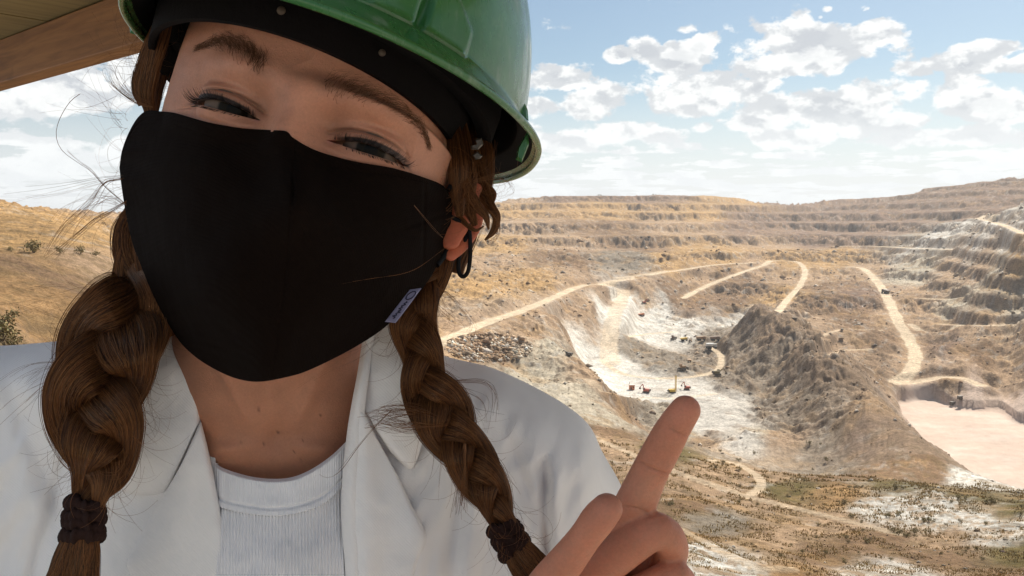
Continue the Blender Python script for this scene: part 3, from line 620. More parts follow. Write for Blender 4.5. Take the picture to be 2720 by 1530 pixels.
HV.append(tr.reshape(-1, 3)); HF.append(gridf(NG, 370, True, nb_)[:, ::-1]); HC.append(tc_.reshape(-1, 3)); nb_ += tr.shape[0]*tr.shape[1]
# ---------------------------------------------------------------- hand (one fused surface)
def chain(pts, n=18, m=20, flat=1.0):
    """tapered finger of rings through (px, py, depth, radius px), with round ends"""
    q = np.array(pts, float); w = P(q[:, 0], q[:, 1], q[:, 2]); r = q[:, 3]/FP*q[:, 2]
    s = cr_spline(np.c_[w, r], n); c = s[:, :3]; r = s[:, 3]
    t = np.gradient(c, axis=0); t /= np.linalg.norm(t, axis=1)[:, None]
    u = np.cross(t, cf); u /= np.linalg.norm(u, axis=1)[:, None]; v = np.cross(t, u)
    rings = []; ph = np.arange(m)*2*math.pi/m
    for e in (0, 1):
        pass
    cap = np.linspace(-90, 0, 7)[:-1]*math.pi/180
    for a in cap: rings.append((c[0]+t[0]*r[0]*math.sin(a), max(r[0]*math.cos(a), 1e-5), 0))
    for i in range(n): rings.append((c[i], r[i], i))
    for a in -cap[::-1]: rings.append((c[-1]+t[-1]*r[-1]*math.sin(a)*1.0, max(r[-1]*math.cos(a), 1e-5), n-1))
    V = np.array([cc_+rr*(np.cos(ph)[:, None]*u[i]+flat*np.sin(ph)[:, None]*v[i]) for cc_, rr, i in rings])
    k = len(rings); Fq = gridf(k, m, True).tolist()+[list(range(m))[::-1], list(range((k-1)*m, k*m))]
    return V.reshape(-1, 3), Fq
hb_ = MB()
for pts, fl in [([(1610,1500,.345,56),(1650,1420,.336,60),(1694,1325,.324,55),(1722,1262,.319,50.5),(1762,1186,.314,49.5),(1790,1135,.311,46.5),(1820,1090,.309,41.5)], .88),
    ([(1500,1590,.345,50),(1560,1535,.334,54),(1640,1475,.326,53),(1712,1424,.320,50),(1748,1408,.319,47)], .95),
    ([(1748,1408,.319,47),(1772,1425,.322,46),(1785,1465,.330,44),(1760,1520,.340,42),(1700,1570,.345,40)], .95),
    ([(1540,1690,.345,54),(1640,1610,.334,52),(1740,1555,.326,48),(1790,1528,.325,45)], .95),([(1790,1528,.325,45),(1812,1560,.332,43),(1800,1620,.342,40),(1720,1660,.35,40)], .95),
    ([(1640,1440,.345,50),(1700,1500,.345,60),(1690,1600,.35,70)], .9),([(1560,1790,.350,50),(1660,1710,.342,46),(1740,1665,.338,42),(1765,1700,.345,38)], .95),
    ([(1400,1650,.322,62),(1452,1560,.316,56),(1515,1478,.310,48),(1556,1424,.306,44),(1588,1380,.304,47),(1612,1352,.303,43)], .92),
    ([(1400,1650,.335,80),(1480,1760,.350,110),(1500,1860,.37,105)], .8),([(1600,1520,.355,80),(1540,1640,.358,110),(1500,1800,.37,110),(1480,1950,.39,88),(1440,2150,.41,84),(1330,2500,.45,95)], .62)]:
    V_, F_ = chain(pts, flat=fl); hb_.add(V_, F_)
tmp = mk('tmp_hand', hb_.v, hb_.f); md = tmp.modifiers.new('r', 'REMESH'); md.mode = 'VOXEL'; md.voxel_size = .00085; md = tmp.modifiers.new('s', 'SMOOTH'); md.iterations = 5; md.factor = .5
dg_ = bpy.context.evaluated_depsgraph_get(); ev = tmp.evaluated_get(dg_); me = ev.to_mesh()
hv = np.empty(len(me.vertices)*3); me.vertices.foreach_get('co', hv); hv = hv.reshape(-1, 3); hn = np.empty(len(me.vertices)*3); me.vertices.foreach_get('normal', hn); hn = hn.reshape(-1, 3)
hf = [tuple(p.vertices) for p in me.polygons]; hf = np.array([f for f in hf if len(f) == 4]); ev.to_mesh_clear(); bpy.data.objects.remove(tmp)
hx, hy, hd = proj(hv); near = hd < .325+.0
front = (hn@cf) < .3
def creaseline(x0, y0, x1, y1, w, dep, bow=0):
    """groove between two pixel positions on the finger"""
    global hv
    L_ = math.hypot(x1-x0, y1-y0); tx, ty = (x1-x0)/L_, (y1-y0)/L_; a = (hx-x0)*tx+(hy-y0)*ty; b = -(hx-x0)*ty+(hy-y0)*tx
    b = b-bow*4*(a/L_)*(1-a/L_); m = np.exp(-(b/w)**2)*smooth01((a+4)/22)*smooth01((L_+4-a)/22)*front*(hd > .294); return m*dep*.72
gr_ = np.zeros(len(hv))
for c in [(1692,1222,1788,1262,3.0,.0014,6),(1700,1240,1780,1276,2.0,.0006,5),(1712,1212,1770,1232,2.0,.0004,4),(1768,1128,1834,1160,2.8,.0011,5),(1650,1342,1740,1372,3,.0012,-4),(1706,1375,1752,1366,2.2,.0004,2),(1716,1392,1770,1376,2.2,.0003,2),
          (1552,1392,1586,1420,2.2,.0003,3),(1780,1410,1800,1430,2,.0003,0)]: gr_ += creaseline(*c)
hv = hv-hn*gr_[:, None]
hc = np.tile(SK*np.array([1.08,.93,.90]), (len(hv), 1))
def hcm(col, w):
    global hc
    hc = hc*(1-w[:, None])+np.array(col)*w[:, None]
hcm((.58,.22,.14), .55*np.exp(-(((hx-1825)/50)**2+((hy-1090)/55)**2))); hcm((.58,.23,.15), .5*np.exp(-(((hx-1615)/40)**2+((hy-1350)/50)**2)))
hcm((.60,.33,.22), .4*np.exp(-(((hx-1700)/60)**2+((hy-1320)/70)**2))); hcm((.42,.17,.10), np.clip(gr_/.0008, 0, 1)*.38); hk = fbm(hx/22, hy/26, 3); hcm((.60,.22,.13), np.clip(hk, 0, 1)*.45); hcm((.44,.24,.15), np.clip(-hk, 0, 1)*.4)
HV.append(hv); HF.append(hf+nb_); HC.append(hc); nb_ += len(hv)
# ---------------------------------------------------------------- ear on the right of the picture
eb = MB()
for pts, fl in [([(1262,505,.425,20),(1268,560,.425,20),(1255,610,.423,19),(1225,650,.418,20),(1196,678,.412,17)], .5),([(1215,520,.42,40),(1212,580,.418,42),(1196,640,.412,26)], .45)]:
    V_, F_ = chain(pts, 14, 14, fl); eb.add(V_, F_)
ev_ = np.array(eb.v); base_n = nb_
body = None
allF = [f.tolist() for f in HF]+[[ [int(i)+nb_ for i in f] for f in eb.f]]
HV.append(ev_); HC.append(np.tile(np.array([.50,.13,.06]), (len(ev_), 1)))  # red put into the ear's colour for the glow of backlight
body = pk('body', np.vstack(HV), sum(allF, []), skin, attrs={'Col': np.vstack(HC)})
# eyeballs
eye_m = bpy.data.materials.new('eye'); eye_m.use_nodes = True; T = NT(eye_m.node_tree); b = eye_m.node_tree.nodes['Principled BSDF']
T.put(b.inputs['Base Color'], T.new('ShaderNodeAttribute', attribute_name='Col').outputs['Color']); b.inputs['Roughness'].default_value = .07; b.inputs['Specular IOR Level'].default_value = .07
for s, (ex_, ey) in zip((-1, 1), EYES):
    la = np.linspace(0, math.pi, 90)[:, None]; lo_ = np.linspace(0, 2*math.pi, 96, endpoint=False)[None, :]
    R = ER*(1+.05*np.exp(-(la/.42)**4)); c0 = L(ex_, ey-.8, EYZ)
    gz = CAM-c0; gz = gz/np.linalg.norm(gz); gz = gz*1+lr*.0; gz /= np.linalg.norm(gz); gxv = np.cross(lu, gz); gxv /= np.linalg.norm(gxv); gyv = np.cross(gz, gxv)
    V = c0+.001*((R*np.sin(la)*np.cos(lo_))[..., None]*gxv+(R*np.sin(la)*np.sin(lo_))[..., None]*gyv+(R*np.cos(la)*np.ones_like(lo_))[..., None]*gz)
    rr = (la*ER)*np.ones_like(lo_); ir = 6.1
    stri = .5+.5*pn(lo_*9+0*la, la*14)
    irc = np.array([.018,.014,.009])*(1-stri[..., None]*.6)+np.array([.036,.026,.013])*stri[..., None]*.5; irc = irc*.6
    c = np.where((rr < ir)[..., None], irc, np.array([.14,.10,.078]))
    ring = np.exp(-((rr-ir)/.8)**2); c = c*(1-.8*ring[..., None])+np.array([.02,.018,.015])*.8*ring[..., None]; c = np.where((rr < 2.6)[..., None], .004, c)
    pk('eye', V.reshape(-1, 3), gridf(90, 96, True), eye_m, attrs={'Col': c.reshape(-1, 3)})
# ---------------------------------------------------------------- strands
def strands(name, paths, r0, r1, colr_, m, parent=None, sides=3):
    """paths: list of (k,3) arrays of one length; thin tapered tubes in one mesh"""
    A_ = np.array(paths); n, k, _ = A_.shape; t = np.gradient(A_, axis=1); t /= np.linalg.norm(t, axis=2)[..., None]+1e-12
    u = np.cross(t, cf+.13*cr); u /= np.linalg.norm(u, axis=2)[..., None]+1e-9; v = np.cross(t, u)
    r0 = np.broadcast_to(np.asarray(r0, float), (n,)); r1 = np.broadcast_to(np.asarray(r1, float), (n,))
    rr = r0[:, None]+(r1-r0)[:, None]*np.linspace(0, 1, k)[None, :]
    ph = np.arange(sides)*2*math.pi/sides
    V = A_[:, :, None, :]+rr[:, :, None, None]*(np.cos(ph)[None, None, :, None]*u[:, :, None, :]+np.sin(ph)[None, None, :, None]*v[:, :, None, :])
    one = gridf(k, sides, True); Fq = (one[None]+(np.arange(n)*k*sides)[:, None, None]).reshape(-1, 4)
    cc_ = np.repeat(np.asarray(colr_, float), k*sides, axis=0)
    return pk(name, V.reshape(-1, 3), Fq, m, parent, attrs={'Col': cc_})
def hairmat(name, rough=.38, spec=.5):
    m = bpy.data.materials.new(name); m.use_nodes = True; T = NT(m.node_tree); b = m.node_tree.nodes['Principled BSDF']
    T.put(b.inputs['Base Color'], T.new('ShaderNodeAttribute', attribute_name='Col').outputs['Color']); b.inputs['Roughness'].default_value = rough; b.inputs['Specular IOR Level'].default_value = spec
    b.inputs['Specular Tint'].default_value = (1, .82, .6, 1); return m
hair_m = hairmat('hair', .42, .4); brow_m = hairmat('brow_hair', .6, .2)
HB = np.array([.105,.039,.0135])
def hcol(n, base=HB, var=.6, gold=.45):
    k = rng.normal(1, var, n).clip(.3, 2.2)[:, None]; gmix = (rng.random(n)[:, None] < gold)*rng.random(n)[:, None]*.7
    return np.clip(base*k*(1-gmix)+np.array([.28,.12,.040])*gmix, .01, .6)
# brows
for side, pts in ((-1, [(-17,15.5,2.2),(-22.7,20.8,3.4),(-32.7,24.6,3.6),(-43.6,25.8,2.6),(-54.3,21.5,1.3)]), (1, [(10,17.2,3.2),(15,19.4,3.8),(24.1,20.6,3.6),(38.5,19.3,2.6),(50,15.3,1.8),(58.5,9.5,1.0)])):
    n = 640; c = cr_spline(np.array(pts), 60); ti = np.clip(rng.beta(1.25, 1.0, n)+rng.normal(0, .03, n), 0, .98); ii = (ti*59).astype(int); pc = c[ii]
    tg = np.gradient(c[:, :2], axis=0)[ii]; tg /= np.linalg.norm(tg, axis=1)[:, None]
    nrm = np.stack([-tg[:, 1], tg[:, 0]], 1)*side; vv = rng.normal(0, .55, n)
    px_ = pc[:, 0]+nrm[:, 0]*pc[:, 2]*1.25*vv; py_ = pc[:, 1]+nrm[:, 1]*pc[:, 2]*1.25*vv
    a = (-vv*.40+(1-ti)*.75*(1-np.abs(vv)*.3)+rng.normal(0, .28, n))     # inner hairs stand up, outer ones lie along
    dxx = tg[:, 0]*np.cos(a)+nrm[:, 0]*np.sin(a); dyy = tg[:, 1]*np.cos(a)+nrm[:, 1]*np.sin(a); ln = rng.uniform(3.5, 6.5, n)*(1-.35*ti)
    st = np.linspace(0, 1, 5); X = px_[:, None]+dxx[:, None]*ln[:, None]*st; Y = py_[:, None]+dyy[:, None]*ln[:, None]*st
    Z = facez(X, Y)+.15+1.3*np.sin(st*2.2)[None, :]*.45
    strands('eyebrow', list(L(hw(X), Y, Z)), .000075, .000015, hcol(n, np.array([.12,.052,.026]), .35, .05), brow_m)
    
# lashes
lash_m = mat('lash', (.008,.006,.005), .6, .3)
for s in (-1, 1):
    ps_ = []
    for i in range(95):
        tt_ = rng.uniform(.08, .99); x = 31.2*s+s*(-16.5+33.1*tt_); up, lo, _, _ = lidcurves(np.array([x]), s); y0 = up[0]+.1
        z0 = float(facez(np.array([x]), np.array([y0+.5]))[0])+.1; ln = (4.2+4.2*tt_)*rng.uniform(.75, 1.1); a = s*(-.15+1.15*tt_+rng.normal(0, .12))
        q = np.linspace(0, 1, 6); up_ = ln*(.10*q+.42*q**2.0); ps_.append(L(x+np.sin(a)*ln*q*.75, y0-.5*ln*q*(1-q)*.55+up_*np.cos(a)*.9, z0+ln*q*.6))
    for i in range(46):
        tt_ = rng.uniform(.25, .98); x = 31.2*s+s*(-16.5+33.1*tt_); up, lo, _, _ = lidcurves(np.array([x]), s); y0 = lo[0]-.3
        z0 = float(facez(np.array([x]), np.array([y0-.4]))[0])+.1; ln = rng.uniform(1.6, 3.0); q = np.linspace(0, 1, 6)
        ps_.append(L(x+s*(.2+.6*tt_)*ln*q*.8, y0-ln*q*.7+.3*ln*q*q, z0+ln*q*.4))
    strands('eyelashes', ps_, .00014, .00003, np.tile([.01,.008,.006], (len(ps_), 1)), lash_m)
# ---------------------------------------------------------------- sheets of cloth
def sheet(name, Acrv, Bcrv, depth, m, n1=60, n2=60, thick=.0015, parent=None, disp=None, rim=0.0, attrs=None):
    """solid sheet between two pixel curves; depth(px,py,s,t) in metres"""
    a = cr_spline(np.array(Acrv, float), n1); b = cr_spline(np.array(Bcrv, float), n1); t_ = np.linspace(0, 1, n2)[None, :, None]
    g_ = a[:, None, :]*(1-t_)+b[:, None, :]*t_; s_, t2_ = np.meshgrid(np.linspace(0, 1, n1), np.linspace(0, 1, n2), indexing='ij')
    d = depth(g_[..., 0], g_[..., 1], s_, t2_)
    if disp is not None: d = d-disp(g_[..., 0], g_[..., 1], s_, t2_)
    if rim:
        e = np.minimum(np.minimum(s_*n1, (1-s_)*n1)*8, np.minimum(t2_, 1-t2_)*n2*3)
        d = d+rim*np.exp(-e/4)
    F_ = P(g_[..., 0], g_[..., 1], d); B_ = P(g_[..., 0], g_[..., 1], d+thick)
    k = n1*n2; V = np.vstack([F_.reshape(-1, 3), B_.reshape(-1, 3)]); q = gridf(n1, n2)
    i = np.r_[np.arange(n2), np.arange(1, n1)*n2+n2-1, (n1-1)*n2+np.arange(n2-1)[::-1], np.arange(1, n1-1)[::-1]*n2]; j = np.roll(i, -1)
    side = np.stack([i, j, j+k, i+k], 1)
    return pk(name, V, np.vstack([q[:, ::-1], q+k, side]), m, parent, attrs=attrs(g_[..., 0], g_[..., 1]) if attrs else None)
def cloth(name, col, rough=.85, tw=2600, st=.25, dist=.0004, fold=None, weave='twill', sheen=0):
    m = bpy.data.materials.new(name); m.use_nodes = True; T = NT(m.node_tree); b = m.node_tree.nodes['Principled BSDF']; oc = T.new('ShaderNodeTexCoord').outputs['Object']
    n1 = T.noise(oc, 25, 4, .5); k = T.mr(n1, .3, .7, .96, 1.04, False); T.put(b.inputs['Base Color'], T.mix(1.0, (*col, 1), T.xyz(k, k, k), 'MULTIPLY'))
    b.inputs['Roughness'].default_value = rough; b.inputs['Specular IOR Level'].default_value = .2; b.inputs['Sheen Weight'].default_value = sheen
    wv = T.new('ShaderNodeTexWave', wave_type='BANDS', bands_direction='DIAGONAL'); T.put(wv.inputs['Vector'], oc); wv.inputs['Scale'].default_value = tw/6.28*.5; wv.inputs['Distortion'].default_value = .6; wv.inputs['Detail'].default_value = 1
    h = T.math('ADD', T.math('MULTIPLY', wv.outputs[1], .6), T.noise(oc, 1500, 2, .5))
    h2 = T.noise(T.vec('MULTIPLY', oc, (1, 1, .5)), 18, 4, .55)
    bn = T.new('ShaderNodeBump'); bn.inputs['Strength'].default_value = st; bn.inputs['Distance'].default_value = dist; T.put(bn.inputs['Height'], h)
    b2 = T.new('ShaderNodeBump'); b2.inputs['Strength'].default_value = .35; b2.inputs['Distance'].default_value = .006; T.put(b2.inputs['Height'], h2); T.l.new(bn.outputs[0], b2.inputs['Normal'])
    T.l.new(b2.outputs[0], b.inputs['Normal']); return m
# shirt: ribbed white tank top
white_rib = cloth('white_rib_knit', (.90,.88,.88), .9, 3000, .05)
bdep = lambda px, py: .4155+.018*np.abs((px-745)/215)**2.2-.010*smooth01((py-1250)/300)
ribs = lambda px, py, s, t: .0014*(np.cos((px-745)/8.6*2*math.pi*(1-.00010*(py-1300)))*.5+.5)
shirt = sheet('tank_top', [(520,1290),(560,1318),(585,1345),(650,1360),(750,1366),(850,1340),(915,1286),(990,1240)], [(520,1660),(600,1668),(680,1670),(750,1670),(830,1670),(900,1668),(940,1664),(990,1660)],
      lambda x, y, s, t: bdep(x, y)+.0012, white_rib, 340, 40, .0012, disp=lambda x, y, s, t: ribs(x, y, s, t)+.0012*fbm(x/70, y/60, 3))
sheet('neckband', [(520,1185),(563,1222),(600,1246),(680,1268),(760,1270),(820,1250),(880,1210),(930,1162),(985,1110)], [(520,1300),(560,1328),(585,1347),(650,1363),(750,1370),(850,1344),(915,1290),(945,1266),(990,1244)],
      lambda x, y, s, t: bdep(x, y)-.0012+.0016*np.exp(-((t-.80)/.035)**2)+.003*smooth01((.10-t)/.1), white_rib, 300, 40, .0026, shirt, disp=lambda x, y, s, t: .0004*(np.cos(x/6.2*2*math.pi)*.5+.5)+.0008*fbm(x/60, y/60, 3))
# jacket body: one surface from the back over the shoulders and down the front
jack = cloth('jacket_twill', (.91,.875,.85), .8, 4600, .35, .0004)
topp = cr_spline(np.array([(-900,1750),(-820,1400),(-680,1120),(-450,960),(-200,922),(0,918),(90,912),(190,903),(300,895),(420,880),(560,860),(700,855),(850,862),(1000,885),(1100,915),(1190,948),(1300,975),(1400,1018),(1500,1074),(1565,1130),(1600,1200),(1640,1270),(1656,1310),(1672,1400),(1680,1550),(1690,1800)], float), 620)
U, n_ = topp, 620
def frontd(x, y):
    d = .438+.030*np.abs((x-735)/900)**1.7+.012*np.exp(-((x-735)/170)**2)*smooth01((1180-y)/200)
    d = d-.018*np.exp(-((x-500)/260)**2-((y-1500)/300)**2)-.016*np.exp(-((x-1080)/230)**2-((y-1480)/300)**2)
    return d
folds = lambda x, y: .0006*fbm((x+.4*y)/34, (y-.3*x)/60, 4)+1.5*(.0042*ridged((x+.55*y)/230, (y-.4*x)/520, 2, .5)+.0028*fbm((x+.30*y)/95, (y)/330, 3)+.006*np.exp(-(((x-1450)-.10*(y-1200))/16)**2)*smooth01((y-1150)/150)*0
   -.0055*np.exp(-(((x-1447)-.02*(y-1300))/13)**2)*smooth01((y-1180)/120)+.004*np.exp(-(((x-1475)-.02*(y-1300))/22)**2)*smooth01((y-1160)/120)
   -.004*np.exp(-(((x-1240)+.12*(y-1200))/26)**2)*smooth01((y-1130)/120)-.006*np.exp(-(((x-150)+.28*(y-1300))/22)**2)*smooth01((y-1150)/150)+.005*np.exp(-(((x-215)+.28*(y-1300))/34)**2)*smooth01((y-1130)/150)
   -.004*np.exp(-(((x-60)-.35*(y-1100))/30)**2)*smooth01((y-980)/120)-.0035*np.exp(-(((x-1585)-.22*(y-1250))/9)**2)*smooth01((y-1140)/60)-.003*np.exp(-(((x-1380)-.35*(y-1250))/18)**2)*smooth01((y-1100)/150))
rws = np.r_[np.linspace(-90, 90, 34), np.full(90, 90)]; prof = []
edge = smooth01((1700-U[:, 0])/160)*smooth01((U[:, 0]+930)/200)
Hh = 150*edge+12; vdown = np.r_[np.zeros(34), np.linspace(0, 1, 91)[1:]]
dm = .505+.02*np.abs((U[:, 0]-735)/900)
for i, a in enumerate(rws):
    ar = math.radians(a); yy = U[:, 1]+(1-math.cos(ar))*Hh+vdown[i]**1.25*(2700-U[:, 1]-Hh)
    if a <= 0: dd = dm+(-math.sin(ar))*.075*edge; yy = yy+(abs(a)/90)**2*500
    else:
        fdv = frontd(U[:, 0], yy)-(folds(U[:, 0], yy)*smooth01((yy-U[:, 1]-20)/120)); k_ = math.sin(ar); dd = dm*(1-k_)+np.minimum(fdv, dm)*k_; dd = dd*edge+dm*(1-edge)
    prof.append(np.stack([U[:, 0]+(0 if i < 34 else 1)*0, yy, dd], 1))
prof = np.array(prof)
nR = len(rws); V = P(prof[..., 0], prof[..., 1], prof[..., 2]); Fq = gridf(nR, n_)
cxp, cyp = prof[..., 0].ravel(), prof[..., 1].ravel()
li = lambda y: np.interp(y, [880,960,1090,1230,1380,1530,2700], [495,525,545,575,606,625,700]); ri = lambda y: np.interp(y, [880,983,1055,1142,1253,1372,1530,2700], [985,972,958,945,932,930,945,900])
fx_ = cxp[Fq].mean(1); fy_ = cyp[Fq].mean(1); ridx = Fq[:, 0]//n_
keep = ~((ridx >= 14) & (fx_ > li(fy_)) & (fx_ < ri(fy_)) & (fy_ < 1900))
# back of the jacket, closing it as a solid garment
bk = prof[0]; bkr = []
jf = Fq[keep][:, ::-1]
jacket = pk('jacket', V.reshape(-1, 3), jf, jack)
md = jacket.modifiers.new('s', 'SOLIDIFY'); md.thickness = .0014; md.offset = -1
jd = lambda off: (lambda x, y, s, t: frontd(x, y)-off)
puff = lambda s, t, h=.003: h*np.sin(np.pi*np.clip(t, 0, 1))**.5
# lapels and collar
stitch = .0006
sheet('lapel', [(533,1116),(546,1165),(562,1235),(578,1320),(592,1400),(612,1530),(640,1760)], [(446,1318),(430,1322),(405,1362),(370,1430),(337,1495),(350,1545),(380,1760)],
      lambda x, y, s, t: .4175+.006*t+.0-.004*np.sin(np.pi*t)+.002*smooth01((1250-y)/150), jack, 90, 40, .0028, jacket, disp=lambda x, y, s, t: .0012*fbm(x/80, y/90, 3), rim=.0035)
sheet('collar', [(440,850),(472,918),(514,962),(524,1030),(533,1116)], [(180,930),(190,1050),(230,1200),(322,1304),(441,1316)],
      lambda x, y, s, t: .4235-.006*np.sin(np.pi*t)**.7+.010*smooth01((1000-y)/150)+.004*t, jack, 70, 50, .0028, jacket, disp=lambda x, y, s, t: .0014*fbm(x/90, y/80, 3), rim=.0035)
sheet('lapel', [(941,1050),(926,1142),(914,1250),(910,1372),(924,1530),(940,1760)], [(1040,1236),(1056,1263),(1090,1335),(1131,1428),(1104,1530),(1090,1760)],
      lambda x, y, s, t: .4165+.005*t-.005*np.exp(-((t-.28)/.20)**2), jack, 90, 44, .0028, jacket, disp=lambda x, y, s, t: .0012*fbm(x/80, y/90, 3), rim=.0035)
sheet('collar', [(1000,800),(966,890),(957,980),(948,1020),(941,1052)], [(1120,880),(1135,960),(1138,1080),(1099,1240),(1042,1210)],
      lambda x, y, s, t: .4245-.007*np.sin(np.pi*t)**.7+.008*smooth01((1000-y)/150)+.003*t, jack, 70, 44, .0028, jacket, disp=lambda x, y, s, t: .0016*fbm(x/90, y/80, 3), rim=.0035)
# folded inner facing seen beside the neck
sheet('facing', [(965,885),(950,985),(936,1060),(922,1145),(911,1250),(906,1372),(918,1530),(930,1760)], [(996,880),(982,985),(972,1060),(965,1145),(958,1250),(956,1372),(962,1530),(970,1760)],
      lambda x, y, s, t: .4125+.0035*(1-2*t)**2+.010*smooth01((1050-y)/170), jack, 90, 16, .002, jacket, disp=lambda x, y, s, t: .0006*fbm(x/60, y/90, 3))
# back of the jacket, trousers and shoes: never in the picture, closes the figure
q = MB()
for zz, a_, b_, cx_ in ((1.30,.19,.09,-.08),(1.1,.20,.11,-.08),(.85,.20,.12,-.08)): pass
ph = np.linspace(0, 2*math.pi, 40, endpoint=False)
rings = []
for zz, a_, b_, yy in ((1.33,.20,.07,.56),(1.20,.205,.10,.565),(1.05,.19,.11,.57),(.92,.20,.12,.575),(.80,.215,.13,.58)): rings.append(np.stack([-.115+a_*np.cos(ph), yy+b_*np.sin(ph), np.full(40, zz)], 1))
pk('jacket_back', np.array(rings).reshape(-1, 3), gridf(5, 40, True), jack, jacket)
tro = mat('trousers', (.03,.035,.05), .8)
rings = [np.stack([-.115+a_*np.cos(ph), .58+b_*np.sin(ph), np.full(40, zz)], 1) for zz, a_, b_ in ((.98,.15,.10),(.86,.17,.11),(.78,.175,.115))]
V_ = [np.array(rings).reshape(-1, 3)]; F_ = [gridf(3, 40, True)]; nbb = 120
for sx in (-1, 1):
    rings = [np.stack([-.115+sx*cx_+a_*np.cos(ph), .58+b_*np.sin(ph), np.full(40, zz)], 1) for zz, a_, b_, cx_ in ((.82,.088,.10,.088),(.5,.062,.068,.092),(.25,.052,.058,.096),(.08,.048,.055,.10))]
    V_.append(np.array(rings).reshape(-1, 3)); F_.append(gridf(4, 40, True, nbb)); nbb += 160
pk('trousers', np.vstack(V_), np.vstack(F_), tro)
for sx in (-1, 1):
    q = MB(); q.box((-.115+sx*.10, .535, .06), (.09, .25, .10), top=.75); pk('boot', q.v, q.f, mat('boot_leather', (.06,.035,.02), .5), smooth=False)

# ---------------------------------------------------------------- face mask
mcol = (.0065,.0033,.0020)
mask_m = cloth('mask_cotton', mcol, .95, 3600, .5, .0003); mask_m.node_tree.nodes['Principled BSDF'].inputs['Specular IOR Level'].default_value = .08
def facedepth(x, y):
    z = np.zeros_like(x)
    for _ in range(5):
        X = P(x, y, E0-z*.001); a, b_, c_ = toL(X); z = .5*z+.5*facez(a, b_)
    return E0-z*.001
def maskdepth(x, y, s, t):
    d = mdp(x, y); w = smooth01((y-np.interp(x, TPX[:, 0], TPX[:, 1]))/70); inner = smooth01((x-400)/60)*smooth01((1175-x)/60)
    f = np.minimum(d, facedepth(x, y)-.0023); return d*(1-(1-w)*inner)+f*(1-w)*inner
def mdisp(x, y, s, t):
    d = .0011*fbm(x/85, y/85, 4)
    d = d-.0005*np.exp(-((x-(782-.06*(y-400)-.00014*np.maximum(y-560, 0)**2))/3.2)**2)*smooth01((y-360)/30)      # centre seam
    d = d+.0016*np.exp(-((x-(776))/20)**2-((y-610)/45)**2)
    d = d-.0022*np.exp(-((x-779)/4)**2)*np.exp(-((y-508)/32)**2)
    edge_ = t*380; d = d-.0007*np.exp(-((edge_-22)/2.6)**2)                                       # hem stitch under the upper edge
    wr = np.exp(-((x-330)/42)**2); d = d+.0032*wr*np.sin(y/15.5+2.2*np.sin(y/60))*smooth01((y-350)/40)*smooth01((700-y)/80)
    d = d+.0018*np.exp(-((x-1190)/30)**2)*np.sin(y/13+1.4*np.sin(y/40))
    d = d-.0010*np.exp(-(((y-560)-.35*(1204-x)-.0*x)/8)**2)*smooth01((x-1040)/60)-.0010*np.exp(-(((y-640)+.15*(1204-x))/9)**2)*smooth01((x-1000)/80)
    d = d-.0011*np.exp(-(((x-1128)+.02*(y-500))/5)**2)*smooth01((y-480)/20)*smooth01((740-y)/60)
    return d
mask = sheet('face_mask', TOPM, BOTM, maskdepth, mask_m, 420, 170, .0016, disp=mdisp, rim=.0004)
def tube(name, pts, r, m, parent=None, n=60, sides=12, rr=None):
    q = np.array(pts, float); w = P(q[:, 0], q[:, 1], q[:, 2]); c = cr_spline(w, n) if len(w) > 2 else np.linspace(w[0], w[1], n)
    t = np.gradient(c, axis=0); t /= np.linalg.norm(t, axis=1)[:, None]; u = np.cross(t, cf+.1*cr); u /= np.linalg.norm(u, axis=1)[:, None]; v = np.cross(t, u); ph = np.arange(sides)*2*math.pi/sides
    ra = np.full(n, r) if rr is None else rr
    V = c[:, None, :]+ra[:, None, None]*(np.cos(ph)[None, :, None]*u[:, None, :]+np.sin(ph)[None, :, None]*v[:, None, :])
    return pk(name, V.reshape(-1, 3), gridf(n, sides, True), m, parent)
cord = mat('elastic_cord', (.009,.008,.008), .8, .2, bump=(1500, .5, .0004))
tube('ear_loop', [(1196,575,.412),(1225,590,.415),(1243,612,.418),(1226,660,.418),(1217,700,.418),(1221,728,.418),(1233,734,.418),(1244,718,.417),(1249,680,.417),(1249,640,.417),(1246,606,.417),(1240,575,.418),(1225,520,.425)], .00105, cord, mask, 90)
tube('ear_loop', [(1190,505,.408),(1212,470,.42),(1230,430,.43)], .0012, cord, mask, 20)
tube('ear_loop', [(1160,705,.405),(1185,670,.412),(1200,620,.418),(1205,575,.425)], .0014, cord, mask, 30)
# little satin label on the side seam, with its printed oval and scribble
tagm = mat('satin_label', (.30,.27,.38), .45, .5)
TG = [(1089,769),(1120,765),(1051,858),(1022,855)]
sheet('label', [TG[0], ((1089+1022)/2, (769+855)/2), TG[3]], [TG[1], ((1120+1051)/2+1, (765+858)/2), TG[2]], lambda x, y, s, t: .372+0*x-.004*t, tagm, 16, 8, .0005, mask)
ink = mat('label_print', (.02,.015,.04), .6)
def tgp(s, t, off=.0004):
    a = np.array(TG[0])*(1-s)+np.array(TG[3])*s; b_ = np.array(TG[1])*(1-s)+np.array(TG[2])*s; p = a*(1-t)+b_*t; return (p[0], p[1], .372-.004*t-off)
ov = [tgp(.20+.12*math.cos(a), .5+.33*math.sin(a)) for a in np.linspace(0, 2*math.pi, 14)]
tube('label_print', ov, .00022, ink, mask, 40, 6)
sq = [tgp(.38+.50*k/22, .5+.24*math.sin(k*1.9)*(.6+.4*math.cos(k*1.3))) for k in range(23)]; tube('label_print', sq, .00019, ink, mask, 90, 6)

